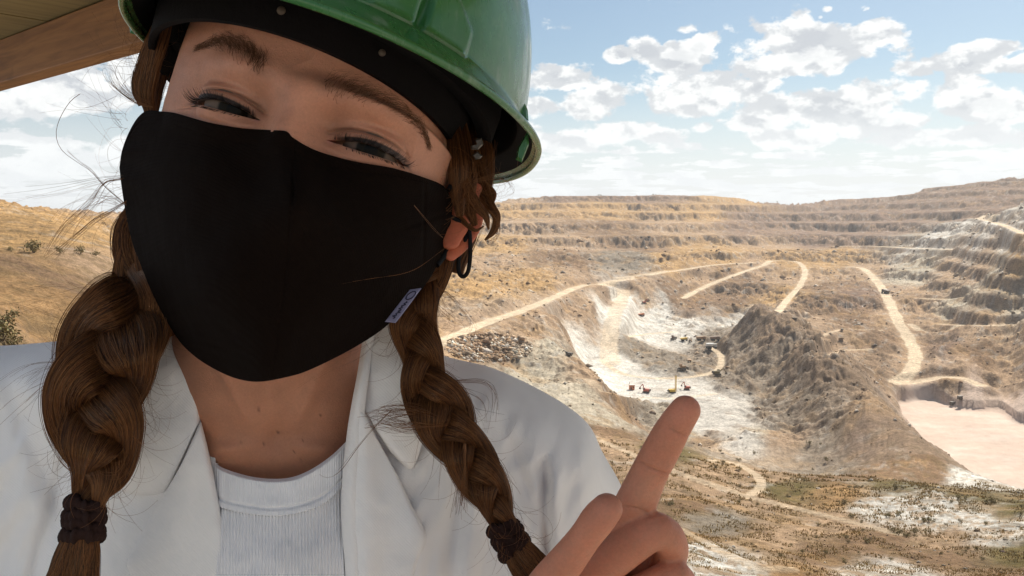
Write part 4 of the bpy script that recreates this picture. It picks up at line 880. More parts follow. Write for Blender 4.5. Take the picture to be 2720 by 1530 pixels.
# ---------------------------------------------------------------- hard hat
green = bpy.data.materials.new('helmet_green'); green.use_nodes = True; T = NT(green.node_tree); b = green.node_tree.nodes['Principled BSDF']; oc = T.new('ShaderNodeTexCoord').outputs['Object']
sc_ = T.noise(T.vec('MULTIPLY', oc, (1, 1, .35)), 45, 6, .7); du = T.noise(oc, 14, 5, .6)
c_ = T.mix(T.mr(du, .40, .72), (.032,.135,.034, 1), (.075,.205,.065, 1)); c_ = T.mix(T.mr(sc_, .56, .68, 0, .55), c_, (.24,.30,.22, 1))
T.put(b.inputs['Base Color'], c_); T.put(b.inputs['Roughness'], T.mr(sc_, .35, .7, .16, .42)); b.inputs['Specular IOR Level'].default_value = .5; b.inputs['Coat Weight'].default_value = .2; b.inputs['Coat Roughness'].default_value = .1
T.put(b.inputs['Subsurface Weight'], .0)
bn = T.new('ShaderNodeBump'); bn.inputs['Strength'].default_value = .12; bn.inputs['Distance'].default_value = .001; T.put(bn.inputs['Height'], T.noise(oc, 60, 5, .6)); T.l.new(bn.outputs[0], b.inputs['Normal'])
black = mat('foam_and_inner_shade', (.008,.006,.006), .9, .15, bump=(500, .4, .001))
hat = empty('hard_hat', (0, 0, 0)); hat.parent = person
nl, na = 150, 420
ph = np.linspace(0, 2*math.pi, na, endpoint=False)          # 0 = picture right, pi/2 = front
def shell(scale=0.0):
    out = []
    for i in range(nl):
        q = i/(nl-1)
        if q < .22:                                          # brim, from its rim inwards
            k = q/.22; fr = np.clip(np.sin(ph), 0, 1); bkk = np.clip(-np.sin(ph), 0, 1)
            wdt = 11.2+9.6*fr**3+3*bkk**2-8.5*np.clip(-np.cos(ph), 0, 1)**2; a = 94.5+wdt*(1-k)**1.0; b_ = 119.5+wdt*(1-k)
            y = (-6-8.5*fr)*(1-k)**.8+2*k; lat = 0
            rx = (a-scale*k)*np.cos(ph); rz = (b_-scale*k)*np.sin(ph); yy = y+scale*-.3
        else:
            k = (q-.22)/.78; lat = k*math.pi/2; cl = math.cos(lat)**.80; a = (94.5-scale)*cl; b_ = (119.5-scale)*cl
            rx = a*np.cos(ph); rz = b_*np.sin(ph); yy = np.full(na, 2+(118-scale)*math.sin(lat)**1.05)
        out.append(Hp(rx, yy, rz))
    return np.array(out)
so = shell(0)
cen = Hp(0, 20, 0)
hx_, hy_, hd_ = proj(so); fr_ = (np.sin(ph) > -.2)[None, :]*np.ones((nl, 1))
def seg(x, y, x0, y0, x1, y1):
    dx, dy = x1-x0, y1-y0; t = np.clip(((x-x0)*dx+(y-y0)*dy)/(dx*dx+dy*dy), 0, 1); return np.hypot(x-x0-t*dx, y-y0-t*dy)
def side_(x, y, pts):
    """signed distance to a polyline (positive on its left)"""
    best = np.full(x.shape, 1e9); sg = np.ones(x.shape)
    for (a, b_), (c, d) in zip(pts[:-1], pts[1:]):
        ds = seg(x, y, a, b_, c, d); cr_ = (c-a)*(y-b_)-(d-b_)*(x-a); m = ds < best; best = np.where(m, ds, best); sg = np.where(m, np.sign(cr_), sg)
    return best*sg
dome = (np.arange(nl)/(nl-1) > .20)[:, None]*np.ones((1, na)); dd = np.zeros((nl, na))
e1 = side_(hx_, hy_, [(1150,-260),(1217,0),(1250,86),(1221,178),(1200,230)]); dd += .0030*smooth01((e1+3)/6)*fr_*dome*(hx_ > 700)
e2 = seg(hx_, hy_, 1180,-150, 1136,0); e2 = np.minimum(e2, seg(hx_, hy_, 1136,0,1092,108)); dd -= .0045*(1-smooth01((e2-9)/6))*fr_*dome
e3 = side_(hx_, hy_, [(930,-200),(980,0),(1000,60)]); dd -= .0016*smooth01((e3+3)/8)*fr_*dome*(hx_ < 1080)
up_out = so-cen; up_out /= np.linalg.norm(up_out, axis=2)[..., None]; so = so+up_out*dd[..., None]
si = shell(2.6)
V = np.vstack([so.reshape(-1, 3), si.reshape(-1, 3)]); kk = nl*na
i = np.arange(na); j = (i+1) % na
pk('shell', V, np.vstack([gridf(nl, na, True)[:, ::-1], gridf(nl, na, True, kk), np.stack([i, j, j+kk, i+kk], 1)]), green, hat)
sh_ = hat.children[0]; sh_.data.materials.append(black); k0 = (nl-1)*na; mi = np.zeros(len(sh_.data.polygons), np.int32); mi[k0+na*9:2*k0] = 1; sh_.data.polygons.foreach_set('material_index', mi)  # shell's inner faces coloured black to stand in for the shade inside
# rolled rim of the brim
rim = so[0]-hu*.0012; u_ = (rim-cen); u_ -= (u_@hu)[:, None]*hu; u_ /= np.linalg.norm(u_, axis=1)[:, None]; pr = np.arange(8)*2*math.pi/8
V = rim[:, None]+.0019*(np.cos(pr)[None, :, None]*u_[:, None]+np.sin(pr)[None, :, None]*hu)
fq = gridf(na, 8, True); fq = np.vstack([fq, [[(na-1)*8+q, (na-1)*8+(q+1) % 8, (q+1) % 8, q] for q in range(8)]])
pk('rim', V.reshape(-1, 3), fq, green, hat)
# sweatband around the forehead and dark padding inside
def band(name, a, b_, y0, y1, th_, m, c=(0, 0), tilt=0, p0=0, p1=2*math.pi, n=160):
    pp = np.linspace(p0, p1, n); rows_ = []
    for k, (oy, orr) in enumerate([(0, 0), (.5, 1.2), (1, 0), (1, -th_), (0, -th_), (0, 0)]): rows_.append(Hp(c[0]+(a+orr)*np.cos(pp), y0+(y1-y0)*oy+tilt*np.sin(pp), c[1]+(b_+orr)*np.sin(pp)))
    return pk(name, np.array(rows_).reshape(-1, 3), gridf(6, n), m, hat)
band('headband', 79.2, 101.3, -19.85, 14, 3, black, (-13, -2), 4.87)
band('crown_pad', 86, 108, -6, 26, 8, black, (-6, -2), 4)
strap = mat('strap_plastic', (.09,.075,.06), .5)
for a_ in (.1, 2.95, 3.9, 5.3):
    pts = np.array([Hp(-3+r_*math.cos(a_), y_, -2+r_*1.18*math.sin(a_)) for r_, y_ in ((82, 2), (84, 16), (80, 40), (58, 72), (20, 88))]); c = cr_spline(pts, 20)
    tq = np.cross(np.gradient(c, axis=0), c-cen); tq /= np.linalg.norm(tq, axis=1)[:, None]; V = np.stack([c-tq*.009, c+tq*.009, c+tq*.009+hu*.001, c-tq*.009+hu*.001], 1)
    pk('strap', V.reshape(-1, 3), gridf(20, 4, True), strap, hat)
# studs and side clips
stud = mat('stud_metal', (.12,.085,.06), .6, metal=.3); clipm = mat('clip_plastic', (.08,.065,.05), .5)
def ball(name, px, py, d, r, m, parent=None, sq=1.0):
    c = P(px, py, d); la = np.linspace(0, math.pi, 12)[:, None]; lo = np.linspace(0, 2*math.pi, 16, endpoint=False)[None]
    V = c+r*((np.sin(la)*np.cos(lo))[..., None]*cr+(np.sin(la)*np.sin(lo))[..., None]*cu+sq*(np.cos(la)*np.ones_like(lo))[..., None]*cf); return pk(name, V.reshape(-1, 3), gridf(12, 16, True), m, parent)
STUDS = [(747,28,12),(1015,140,10)]

def wedge(name, poly, d, th_, m, parent):
    """solid plate from a pixel polygon, with bevelled front"""
    n = len(poly); pl = np.array(poly, float); c = pl.mean(0); inn = c+(pl-c)*.72
    V = np.vstack([P(pl[:, 0], pl[:, 1], d+th_), P(pl[:, 0], pl[:, 1], d), P(inn[:, 0], inn[:, 1], d-.002)])
    F_ = [(i, (i+1) % n, n+(i+1) % n, n+i) for i in range(n)]+[(n+i, n+(i+1) % n, 2*n+(i+1) % n, 2*n+i) for i in range(n)]+[tuple(range(2*n, 3*n))[::-1], tuple(range(n))]
    return pk(name, V, F_, m, parent, smooth=False)
wedge('side_lug', [(1340,262),(1392,270),(1402,292),(1404,322),(1372,300)], .432, .010, green, hat)
wedge('accessory_slot', [(1402,346),(1405,385),(1386,432),(1370,424),(1376,392)], .418, .006, green, hat)
wedge('side_lug', [(352,8),(378,0),(384,40),(372,96),(346,88),(342,62)], .415, .008, green, hat)
for px, py, rr_ in STUDS:
    # sits on the headband where the pixel ray meets it
    pp = np.linspace(0, math.pi, 721); c = Hp(-13+80.6*np.cos(pp), -19.85+16+4.87*np.sin(pp), -2+102.6*np.sin(pp)); x_, y_, d_ = proj(c); i = int(np.argmin((x_-px)**2)); ball('stud', px, py, d_[i]-.001, rr_/FP*d_[i], stud, hat, .5)
wedge('side_clip', [(1262,368),(1280,366),(1284,384),(1270,398),(1252,398),(1250,388),(1268,384)], .408, .004, clipm, hat)
wedge('side_clip', [(1254,412),(1268,402),(1282,414),(1276,422),(1262,424)], .410, .004, clipm, hat)
# ---------------------------------------------------------------- hair
def tube_px(c, r, phi, rho, flat):
    """points around a pixel-space path; c (k,3) px,py,depth; r (k,) px; phi, rho (n,k)"""
    t = np.gradient(c[:, :2], axis=0); t /= np.linalg.norm(t, axis=1)[:, None]+1e-9; nx, ny = -t[:, 1], t[:, 0]
    lat = r*rho*np.cos(phi); dp = -flat*r*rho*np.sin(phi)/FP*c[:, 2]
    return P(c[:, 0]+lat*nx, c[:, 1]+lat*ny, c[:, 2]+dp)
def core(c, r, flat, seed, m=72, gro=.05):
    ph = np.linspace(0, 2*math.pi, m, endpoint=False)[None, :]; k = len(c); ar = np.linspace(0, k/14, k)[:, None]
    gr = 1+gro*pn(np.cos(ph)*9+seed+0*ar, np.sin(ph)*9+ar*.25)+gro*.8*pn(np.cos(ph)*22+seed+0*ar, np.sin(ph)*22+ar*.3)
    t = np.gradient(c[:, :2], axis=0); t /= np.linalg.norm(t, axis=1)[:, None]+1e-9; R = r[:, None]*gr
    lat = R*np.cos(ph); dp = -flat*R*np.sin(ph)/FP*c[:, 2:3]
    V = P(c[:, 0:1]-lat*t[:, 1:2], c[:, 1:2]+lat*t[:, 0:1], c[:, 2:3]+dp)
    kc = np.clip(.62+.55*pn(np.cos(ph)*16+seed+0*ar, np.sin(ph)*16+ar*.4), .25, 1.5)
    return V.reshape(-1, 3), (HB*kc[..., None]).reshape(-1, 3), gridf(k, m, True)
def locks(name, LK, nstr, r0=.00013, parent=None, npt=40, lift=.03, gold=.4, core_m=72):
    VV, CC, FF, S_ = [], [], [], []; b = 0
    tot = sum(np.mean(l[1]) for l in LK)
    for li_, (c, r, flat) in enumerate(LK):
        cc_ = cr_spline(np.c_[c, r], npt*2); c2, r2 = cc_[:, :3], np.maximum(cc_[:, 3], .5)
        V, C, F_ = core(c2, r2, flat, li_*3.7+len(c), core_m); VV.append(V); CC.append(C); FF.append(F_+b); b += len(V)
        n = max(6, int(nstr*np.mean(r)/tot)); c3 = cr_spline(np.c_[c, r], npt); k = npt
        ph = rng.uniform(-.35, math.pi+.35, n)[:, None]+rng.normal(0, .30, n)[:, None]*np.linspace(-1, 1, k)+.07*np.cumsum(rng.normal(0, .25, (n, k)), 1)
        wild = (rng.random(n) < .14)[:, None]; rho = 1+lift*rng.random(n)[:, None]*(1+2.2*wild*np.sin(np.linspace(0, math.pi, k)*rng.uniform(.6, 2.4, (n, 1)))**2)+.02*np.sin(np.linspace(0, 9, k)[None]+rng.uniform(0, 6, (n, 1)))
        S_ += list(tube_px(c3[:, :3], np.maximum(c3[:, 3], .4), ph, rho, flat))
    o = pk(name, np.vstack(VV), np.vstack(FF), hair_m, parent, attrs={'Col': np.vstack(CC)})
    strands('hair_strand', S_, r0, r0*.7, hcol(len(S_), gold=gold), hair_m, o)
    return o
def braid(name, cl, turns, nstr, ph0=0., flat=.62):
    c = cr_spline(np.array(cl, float), 120); s = np.linspace(0, 1, 120); LK = []
    t = np.gradient(c[:, :2], axis=0); t /= np.linalg.norm(t, axis=1)[:, None]
    for k in range(3):
        a = ph0+turns*2*math.pi*s+k*2*math.pi/3; w = c[:, 3]
        lat = .60*w*np.sin(a); dp = -.50*w*np.sin(2*a)/FP*c[:, 2]
        q = np.stack([c[:, 0]-t[:, 1]*lat, c[:, 1]+t[:, 0]*lat, c[:, 2]+dp], 1)
        rr = w*(.47+.13*np.cos(2*a))*(1+.18*np.sin(a*1.7+k*2.1))
        LK.append((q[::5], rr[::5], flat))
    return locks(name, LK, nstr, npt=70, lift=.10)
BL_ = braid('braid', [(352,600,.440,36),(350,690,.432,52),(362,770,.420,92),(330,850,.408,126),(280,950,.400,150),(252,1060,.394,142),(262,1160,.390,116),(268,1240,.388,88),(242,1310,.387,56),(222,1372,.387,36),(218,1410,.387,36)], 1.45, 1000, 2.3)
BR_ = braid('braid', [(1185,610,.432,30),(1165,690,.424,44),(1128,760,.416,58),(1095,840,.410,62),(1118,930,.406,60),(1128,1010,.403,66),(1165,1085,.400,80),(1208,1160,.398,78),(1258,1235,.397,68),(1305,1320,.397,54),(1340,1395,.398,36),(1356,1440,.398,32)], 2.35, 1000, .6)
locks('hair_tail', [([(224,1380,.387),(212,1450,.386),(196,1530,.385),(172,1680,.385)], [30,52,66,84], .6),([(214,1400,.385),(180,1480,.384),(150,1560,.384),(120,1660,.385)], [18,30,36,40], .6)], 420, parent=BL_)
locks('hair_tail', [([(1352,1425,.398),(1388,1480,.397),(1440,1545,.396),(1530,1650,.396)], [28,44,52,66], .6),([(1362,1440,.396),(1420,1500,.395),(1490,1552,.395),(1580,1620,.395)], [14,20,20,16], .6)], 420, parent=BR_)
# hair around the face
FH = [([(455,30,.445),(430,130,.445),(408,220,.440),(402,300,.430)], [28,32,28,16], .5),([(448,20,.405),(424,90,.408),(402,170,.409),(388,240,.410),(396,296,.412)], [20,24,22,20,12], .5),([(425,60,.415),(392,150,.418),(368,225,.418),(378,280,.416)], [16,18,16,9], .5),
 ([(360,560,.436),(338,620,.434),(346,690,.430),(392,760,.424)], [26,34,36,30], .6),([(372,600,.425),(386,680,.422),(404,760,.418),(430,850,.418)], [18,28,30,24], .5),([(400,560,.45),(380,680,.44),(400,800,.43),(440,900,.42)], [40,50,50,40], .6),
 ([(1200,290,.435),(1214,420,.414),(1216,500,.412),(1222,575,.408)], [8,24,22,9], .45),([(1225,300,.44),(1238,450,.422),(1240,530,.414),(1262,600,.408)], [8,26,20,6], .45),
 ([(1215,400,.416),(1232,480,.412),(1262,540,.408),(1290,575,.406),(1298,610,.406)], [5,14,12,8,2], .5),([(1262,400,.44),(1272,480,.43),(1300,545,.420),(1318,575,.418),(1312,612,.418),(1288,638,.418)], [8,20,13,10,8,2], .5),
 ([(1265,400,.445),(1290,490,.436),(1312,515,.434),(1310,540,.434)], [8,11,6,2], .5),([(1204,480,.418),(1212,560,.416),(1232,590,.414),(1262,612,.412),(1286,600,.411)], [2,8,6,4,1], .5),
 ([(1235,290,.47),(1252,380,.455),(1255,480,.45),(1225,600,.445),(1190,720,.435)], [34,44,48,44,36], .6)]
for f_ in FH: locks('hair_lock', [f_], int(30+5.6*np.mean(f_[1])), npt=34, lift=.10)
# scrunchies: wound cords
tie_m = mat('scrunchie_cloth', (.030,.014,.011), .9, .15, bump=(900, .6, .0012))
def scrunchie(cx_, cy_, d_, ang_, w, h, parent):
    VV, FF, b = [], [], 0; ca, sa = math.cos(ang_), math.sin(ang_); a = np.linspace(0, 2*math.pi, 120, endpoint=False); pr = np.linspace(0, 2*math.pi, 14, endpoint=False)
    for k, (off, tl, sc) in enumerate([(-h*.44,.16,.92),(-h*.12,-.10,1.0),(h*.16,.12,1.02),(h*.46,-.20,1.08)]):
        r = h*.24; lump = 1+.16*np.sin(a*9+k)+.10*np.sin(a*17+k*2)
        u_ = w*sc*np.cos(a); dz = w*.75*sc*np.sin(a); vv = off+tl*u_+.06*h*np.sin(a*5+k)
        ring = []
        for p in pr:
            rr = r*lump; uu = u_+rr*math.cos(p)*np.cos(a); v2 = vv+rr*math.sin(p); z2 = dz+rr*math.cos(p)*np.sin(a)
            ring.append(P(cx_+uu*ca-v2*sa, cy_+uu*sa+v2*ca, d_-z2/FP*d_))
        V = np.array(ring).transpose(1, 0, 2); k2 = 14; f = gridf(120, 14, True); f = np.vstack([f, [[119*14+q, 119*14+(q+1) % 14, (q+1) % 14, q] for q in range(14)]])
        VV.append(V.reshape(-1, 3)); FF.append(f+b); b += 120*14
    pk('hair_tie', np.vstack(VV), np.vstack(FF), tie_m, parent)
scrunchie(222, 1382, .387, .10, 40, 84, BL_); scrunchie(1350, 1428, .398, -.50, 32, 66, BR_)
# loose single hairs
FW = []; FR = []
def hairline(pts, r=.00010, n=30):
    c = cr_spline(np.array(pts, float), n); FW.append(P(c[:, 0], c[:, 1], c[:, 2])); FR.append(r)
def bundle(pts, k, spr, r=.00009, grow=1.0):
    p = np.array(pts, float); m = len(p)
    for _ in range(k):
        q = p.copy(); o = rng.normal(0, spr, (1, 2)); g_ = np.linspace(.15, 1, m)[:, None]**grow; q[:, :2] += o*g_+rng.normal(0, spr*.35, (m, 2))*g_; q[:, 2] += rng.normal(0, .004); cut = rng.uniform(.75, 1)
        c = cr_spline(q, 40)[:max(8, int(40*cut))]; c = cr_spline(c, 30); FW.append(P(c[:, 0], c[:, 1], c[:, 2])); FR.append(r*rng.uniform(.6, 1.3))
bundle([(405,284,.405),(368,274,.405),(334,252,.405),(300,222,.405),(287,193,.405),(297,182,.405)], 16, 7, .00011)
bundle([(400,275,.41),(360,262,.41),(320,225,.41),(290,180,.41),(265,150,.41)], 14, 22, .00008)
for _ in range(3): hairline([(310,255,.40),(257,278,.40),(214,287,.40),(188,276,.40),(184,262,.40),(214,249,.40),(238,262,.40)], .00007)
hairline([(212,250,.40),(186,270,.40),(158,317,.40),(149,359,.40),(163,398,.40),(201,428,.40),(240,454,.40),(278,496,.40),(335,545,.405)], .00015)
bundle([(335,545,.405),(278,496,.405),(240,454,.405),(205,430,.405),(170,400,.405)], 4, 6)
bundle([(335,535,.41),(290,562,.41),(250,585,.41),(205,620,.41),(150,670,.41),(105,700,.41)], 9, 10, .00011); bundle([(322,475,.41),(280,485,.41),(240,535,.41),(188,586,.41),(158,620,.41),(115,690,.41)], 9, 12, .0001)
bundle([(325,470,.41),(260,480,.41),(180,500,.41),(90,515,.41),(0,530,.41)], 6, 16, .00007); bundle([(325,540,.41),(280,520,.41),(220,545,.41),(170,600,.41),(150,660,.41)], 16, 30, .00006)
for _ in range(34):
    x0, y0 = rng.uniform(318, 345), rng.uniform(300, 560); a = rng.uniform(2.2, 4.4); ln = rng.uniform(60, 220); b_ = rng.normal(0, 1.1); q = []
    for s in np.linspace(0, 1, 6): q.append((x0+ln*s*math.cos(a+b_*s), y0+ln*s*math.sin(a+b_*s)*.9, .415))
    hairline(q, rng.uniform(.00004, .00007), 20)
for _ in range(90):                                   # frizz in front of the beam
    x0, y0 = rng.uniform(385, 425), rng.uniform(60, 190); a = math.pi+rng.normal(-.05, .55); ln = rng.uniform(50, 190); b_ = rng.normal(0, 1.6); q = []
    for s in np.linspace(0, 1, 7): q.append((x0+ln*s*math.cos(a+b_*s), y0+ln*s*math.sin(a+b_*s)*.8, .42))
    hairline(q, rng.uniform(.00005, .00009), 20)
# wisps of the braids
bundle([(1170,1110,.395),(1120,1090,.392),(1060,1085,.392),(1005,1095,.393),(985,1110,.395)], 46, 20, .00012, .7); bundle([(1180,1130,.395),(1130,1130,.392),(1070,1130,.392),(1010,1118,.394),(990,1120,.395)], 40, 16, .00012, .7)
bundle([(1130,990,.397),(1190,1010,.395),(1280,1010,.394),(1312,1040,.394),(1310,1100,.394),(1296,1150,.395)], 7, 8, .00011); bundle([(1185,1010,.397),(1230,1030,.395),(1285,1060,.394),(1300,1120,.394)], 5, 14, .00007)
bundle([(1235,1180,.39),(1232,1240,.39),(1228,1310,.39),(1222,1375,.391)], 34, 11, .00012); bundle([(1160,760,.41),(1200,790,.41),(1245,845,.41),(1255,870,.41),(1235,900,.41)], 6, 9, .00009)
bundle([(1130,780,.41),(1180,820,.41),(1215,850,.41),(1190,880,.41)], 8, 16, .00007); bundle([(1040,1090,.40),(1000,1130,.40),(950,1190,.40),(905,1250,.40),(870,1268,.40),(838,1255,.40)], 3, 5, .0001)
bundle([(1010,900,.40),(960,940,.40),(880,980,.40),(800,1030,.40)], 4, 22, .00006); bundle([(1260,480,.41),(1330,470,.41),(1360,500,.41),(1320,520,.41)], 16, 16, .00006)
bundle([(1300,560,.41),(1325,590,.41),(1318,630,.41),(1280,645,.41)], 12, 8, .00009); bundle([(1100,545,.33),(1150,610,.345),(1190,640,.36)], 2, 12, .00005); bundle([(1180,660,.352),(1090,720,.34),(980,740,.33),(880,755,.325)], 2, 5, .00005)
bundle([(240,980,.395),(140,1010,.395),(60,1060,.395),(0,1120,.395)], 9, 26, .00008); bundle([(170,960,.40),(90,980,.40),(20,1020,.40)], 14, 30, .00007); bundle([(340,760,.41),(240,770,.41),(120,790,.41),(0,830,.41)], 10, 26, .00006)
def fuzz(cl, n, lo=60, hi=170, r=.00007):
    c = cr_spline(np.array(cl, float), 100)
    for _ in range(n):
        i = rng.integers(4, 96); t = c[i+2, :2]-c[i-2, :2]; t /= np.linalg.norm(t); sd_ = rng.choice([-1, 1]); w = c[i, 3]*rng.uniform(.5, 1.0); nx = np.array([-t[1], t[0]])*sd_
        p0 = c[i, :2]+nx*w; a0 = math.atan2(t[1], t[0])+sd_*rng.uniform(.1, .9); b_ = rng.normal(0, .9); ln = rng.uniform(lo, hi); q = []
        for s in np.linspace(0, 1, 6): q.append((p0[0]+ln*s*math.cos(a0+b_*s), p0[1]+ln*s*math.sin(a0+b_*s), c[i, 2]-.01))
        hairline(q, r*rng.uniform(.6, 1.4), 18)
fuzz([(350,690,.432,50),(335,850,.408,112),(288,950,.400,138),(262,1060,.394,128),(268,1200,.390,90),(235,1340,.387,40)], 260, 30, 150); fuzz([(1165,690,.424,40),(1095,840,.410,58),(1128,1010,.403,60),(1208,1160,.398,72),(1305,1320,.397,50),(1400,1500,.40,50)], 210, 30, 120)
for _ in range(70):                                    # fine hairs over the ear and under the helmet edge
    x0, y0 = rng.uniform(1205, 1290), rng.uniform(420, 560); q = []; a0 = rng.uniform(.6, 1.9); b_ = rng.normal(0, 1.2); ln = rng.uniform(40, 130)
    for s in np.linspace(0, 1, 6): q.append((x0+ln*s*math.cos(a0+b_*s), y0+ln*s*math.sin(a0+b_*s), .405))
    hairline(q, rng.uniform(.00006, .0001), 18)
fixed = []
for a in FW:
    idx = np.linspace(0, len(a)-1, 24); fixed.append(np.stack([np.interp(idx, np.arange(len(a)), a[:, q]) for q in range(3)], 1))
lo_ = strands('loose_hair', fixed, np.array(FR), np.array(FR)*.5, hcol(len(fixed), HB*1.5, .3, .4), hair_m)

tag(lo_, kind='stuff')
# ================================================================== THINGS IN THE PIT
PAINT = {}
def paint(c, rough=.55):
    k = (c, rough)
    if k not in PAINT: PAINT[k] = mat('machine_paint', c, rough, noise=(.8, .18, 3))
    return PAINT[k]
tyre_m = mat('tyre_rubber', (.02,.019,.018), .85); glass_m = mat('cab_glass', (.03,.04,.045), .1); steel_m = mat('dusty_steel', (.10,.085,.07), .6); dark_m = mat('track_steel', (.085,.07,.055), .8)
def machine(name, px, py, yaw, label, cat, group='mining machines at work on the pit floor'):
    x, y, z = ground_at(px, py); e = empty(name, (x, y, z+.1)); e.rotation_euler = (0, 0, yaw); tag(e, label, cat, group); return e
def tracks(e, L_, w, gap, h):
    for s in (-1, 1):
        q = MB(); q.box((0, s*gap, h/2), (L_, w, h), top=.86)
        for k in range(5): q.cyl((-L_*.36+k*L_*.18, s*gap-w*.55, h*.4), (-L_*.36+k*L_*.18, s*gap+w*.55, h*.4), h*.3, 8)
        q.build('track', dark_m, e)
def excavator(px, py, yaw, col, s, label, up=.9):
    e = machine('excavator', px, py, yaw, label, 'excavator'); tracks(e, 5.0*s, .9*s, 1.5*s, 1.1*s)
    q = MB(); q.box((-.6*s, 0, 2.1*s), (4.4*s, 3.2*s, 1.7*s), top=.95); q.build('house', paint(col), e)
    q = MB(); q.box((-3.1*s, 0, 2.0*s), (.8*s, 3.1*s, 1.5*s)); q.build('counterweight', dark_m, e)
    q = MB(); q.box((1.2*s, 1.15*s, 2.6*s), (1.7*s, 1.0*s, 2.3*s), top=.85); c = q.build('cab', paint(col), e)
    q = MB(); q.box((1.25*s, 1.15*s, 3.0*s), (1.75*s, 1.06*s, 1.0*s), top=.92); q.build('window', glass_m, c)
    a = (1.4*s, 0, 2.3*s); b = ((1.4+3.4*math.cos(up))*s, 0, (2.3+4.6*math.sin(up))*s); c3 = (b[0]+2.3*s, 0, b[2]-2.8*s)
    q = MB(); q.cyl(a, b, .45*s, 6, .32*s); q.build('boom', paint(col), e); q = MB(); q.cyl(b, c3, .30*s, 6, .22*s); q.build('stick', paint(col), e)
    q = MB(); q.box((c3[0]-.2*s, 0, c3[2]-.6*s), (1.5*s, 1.6*s, 1.3*s), top=.6); q.build('bucket', steel_m, e); return e
def dump_truck(px, py, yaw, col, s, label, tank=False, group='mining machines at work on the pit floor'):
    e = machine('water_truck' if tank else 'dump_truck', px, py, yaw, label, 'truck', group)
    q = MB(); q.box((0, 0, 1.5*s), (7.6*s, 1.6*s, .6*s)); q.build('chassis', steel_m, e)
    for x in (-2.4, -.9, 2.7):
        for sd_ in (-1, 1):
            q = MB(); q.cyl((x*s, sd_*1.05*s, .85*s), (x*s, sd_*1.75*s, .85*s), .85*s, 12); w = q.build('wheel', tyre_m, e)
    q = MB(); q.box((2.9*s, 0, 2.6*s), (1.9*s, 2.5*s, 2.0*s), top=.88); c = q.build('cab', paint(col), e); q = MB(); q.box((3.35*s, 0, 2.95*s), (1.1*s, 2.3*s, .8*s), top=.9); q.build('windscreen', glass_m, c)
    if tank: q = MB(); q.cyl((-3.6*s, 0, 2.9*s), (1.6*s, 0, 2.9*s), 1.2*s, 14); q.build('tank', paint((.75,.74,.70)), e)
    else:
        q = MB(); q.add([(-3.8*s,-1.6*s,1.9*s),(1.7*s,-1.5*s,1.7*s),(1.7*s,1.5*s,1.7*s),(-3.8*s,1.6*s,1.9*s),(-4.4*s,-1.9*s,3.1*s),(1.9*s,-1.9*s,3.7*s),(1.9*s,1.9*s,3.7*s),(-4.4*s,1.9*s,3.1*s)],
              [(0,3,2,1),(0,1,5,4),(1,2,6,5),(2,3,7,6),(3,0,4,7),(4,5,6,7)]); q.box((2.7*s, 0, 3.85*s), (2.0*s, 3.6*s, .2*s)); q.build('dump_bed', paint(col), e)
    return e
def drill_rig(px, py, yaw, col, s, H, label):
    e = machine('drill_rig', px, py, yaw, label, 'drill rig'); tracks(e, 5.0*s, .9*s, 1.5*s, 1.0*s)
    q = MB(); q.box((-.7*s, 0, 2.0*s), (5.2*s, 3.0*s, 2.0*s), top=.97); q.build('engine_house', paint(col), e); q = MB(); q.box((-3.4*s, 0, 1.7*s), (1.0*s, 3.0*s, 1.3*s)); q.build('counterweight', dark_m, e)
    q = MB(); q.box((2.3*s, 1.0*s, 2.2*s), (1.2*s, 1.1*s, 2.0*s), top=.9); q.build('cab', paint(col), e)
    q = MB(); m_ = .45*s
    for sx in (-1, 1):
        for sy in (-1, 1): q.cyl((2.6*s+sx*m_, -.6*s+sy*m_, 1.0*s), (2.6*s+sx*m_, -.6*s+sy*m_, H), .14*s, 5)
    n = int(H/(1.3*s))
    for k in range(n):
        z0, z1 = 1.0*s+k*1.3*s, 1.0*s+(k+1)*1.3*s
        q.cyl((2.6*s-m_, -.6*s-m_, z0), (2.6*s+m_, -.6*s-m_, min(z1, H)), .08*s, 4); q.cyl((2.6*s+m_, -.6*s+m_, z0), (2.6*s-m_, -.6*s+m_, min(z1, H)), .08*s, 4)
    q.build('mast', paint(col), e); return e
def bulldozer(px, py, yaw, col, s, label):
    e = machine('bulldozer', px, py, yaw, label, 'bulldozer'); tracks(e, 4.6*s, .8*s, 1.3*s, 1.4*s)
    q = MB(); q.box((.5*s, 0, 1.9*s), (3.6*s, 1.7*s, 1.5*s), top=.92); q.build('engine_hood', paint(col), e); q = MB(); q.box((-1.0*s, 0, 3.1*s), (1.6*s, 1.7*s, 1.6*s), top=.9); q.build('cab', paint(col), e)
    q = MB(); q.box((3.4*s, 0, 1.1*s), (.35*s, 4.2*s, 1.7*s)); q.cyl((3.3*s, -1.3*s, .8*s), (.5*s, -1.5*s, .8*s), .15*s, 5); q.cyl((3.3*s, 1.3*s, .8*s), (.5*s, 1.5*s, .8*s), .15*s, 5); q.build('blade', steel_m, e)
    q = MB(); q.cyl((-2.3*s, 0, 1.2*s), (-3.4*s, 0, .7*s), .25*s, 6); q.build('ripper', steel_m, e); return e
YEL, RED, ORG, BRN = (.60,.40,.06), (.42,.10,.06), (.48,.17,.07), (.30,.18,.09)
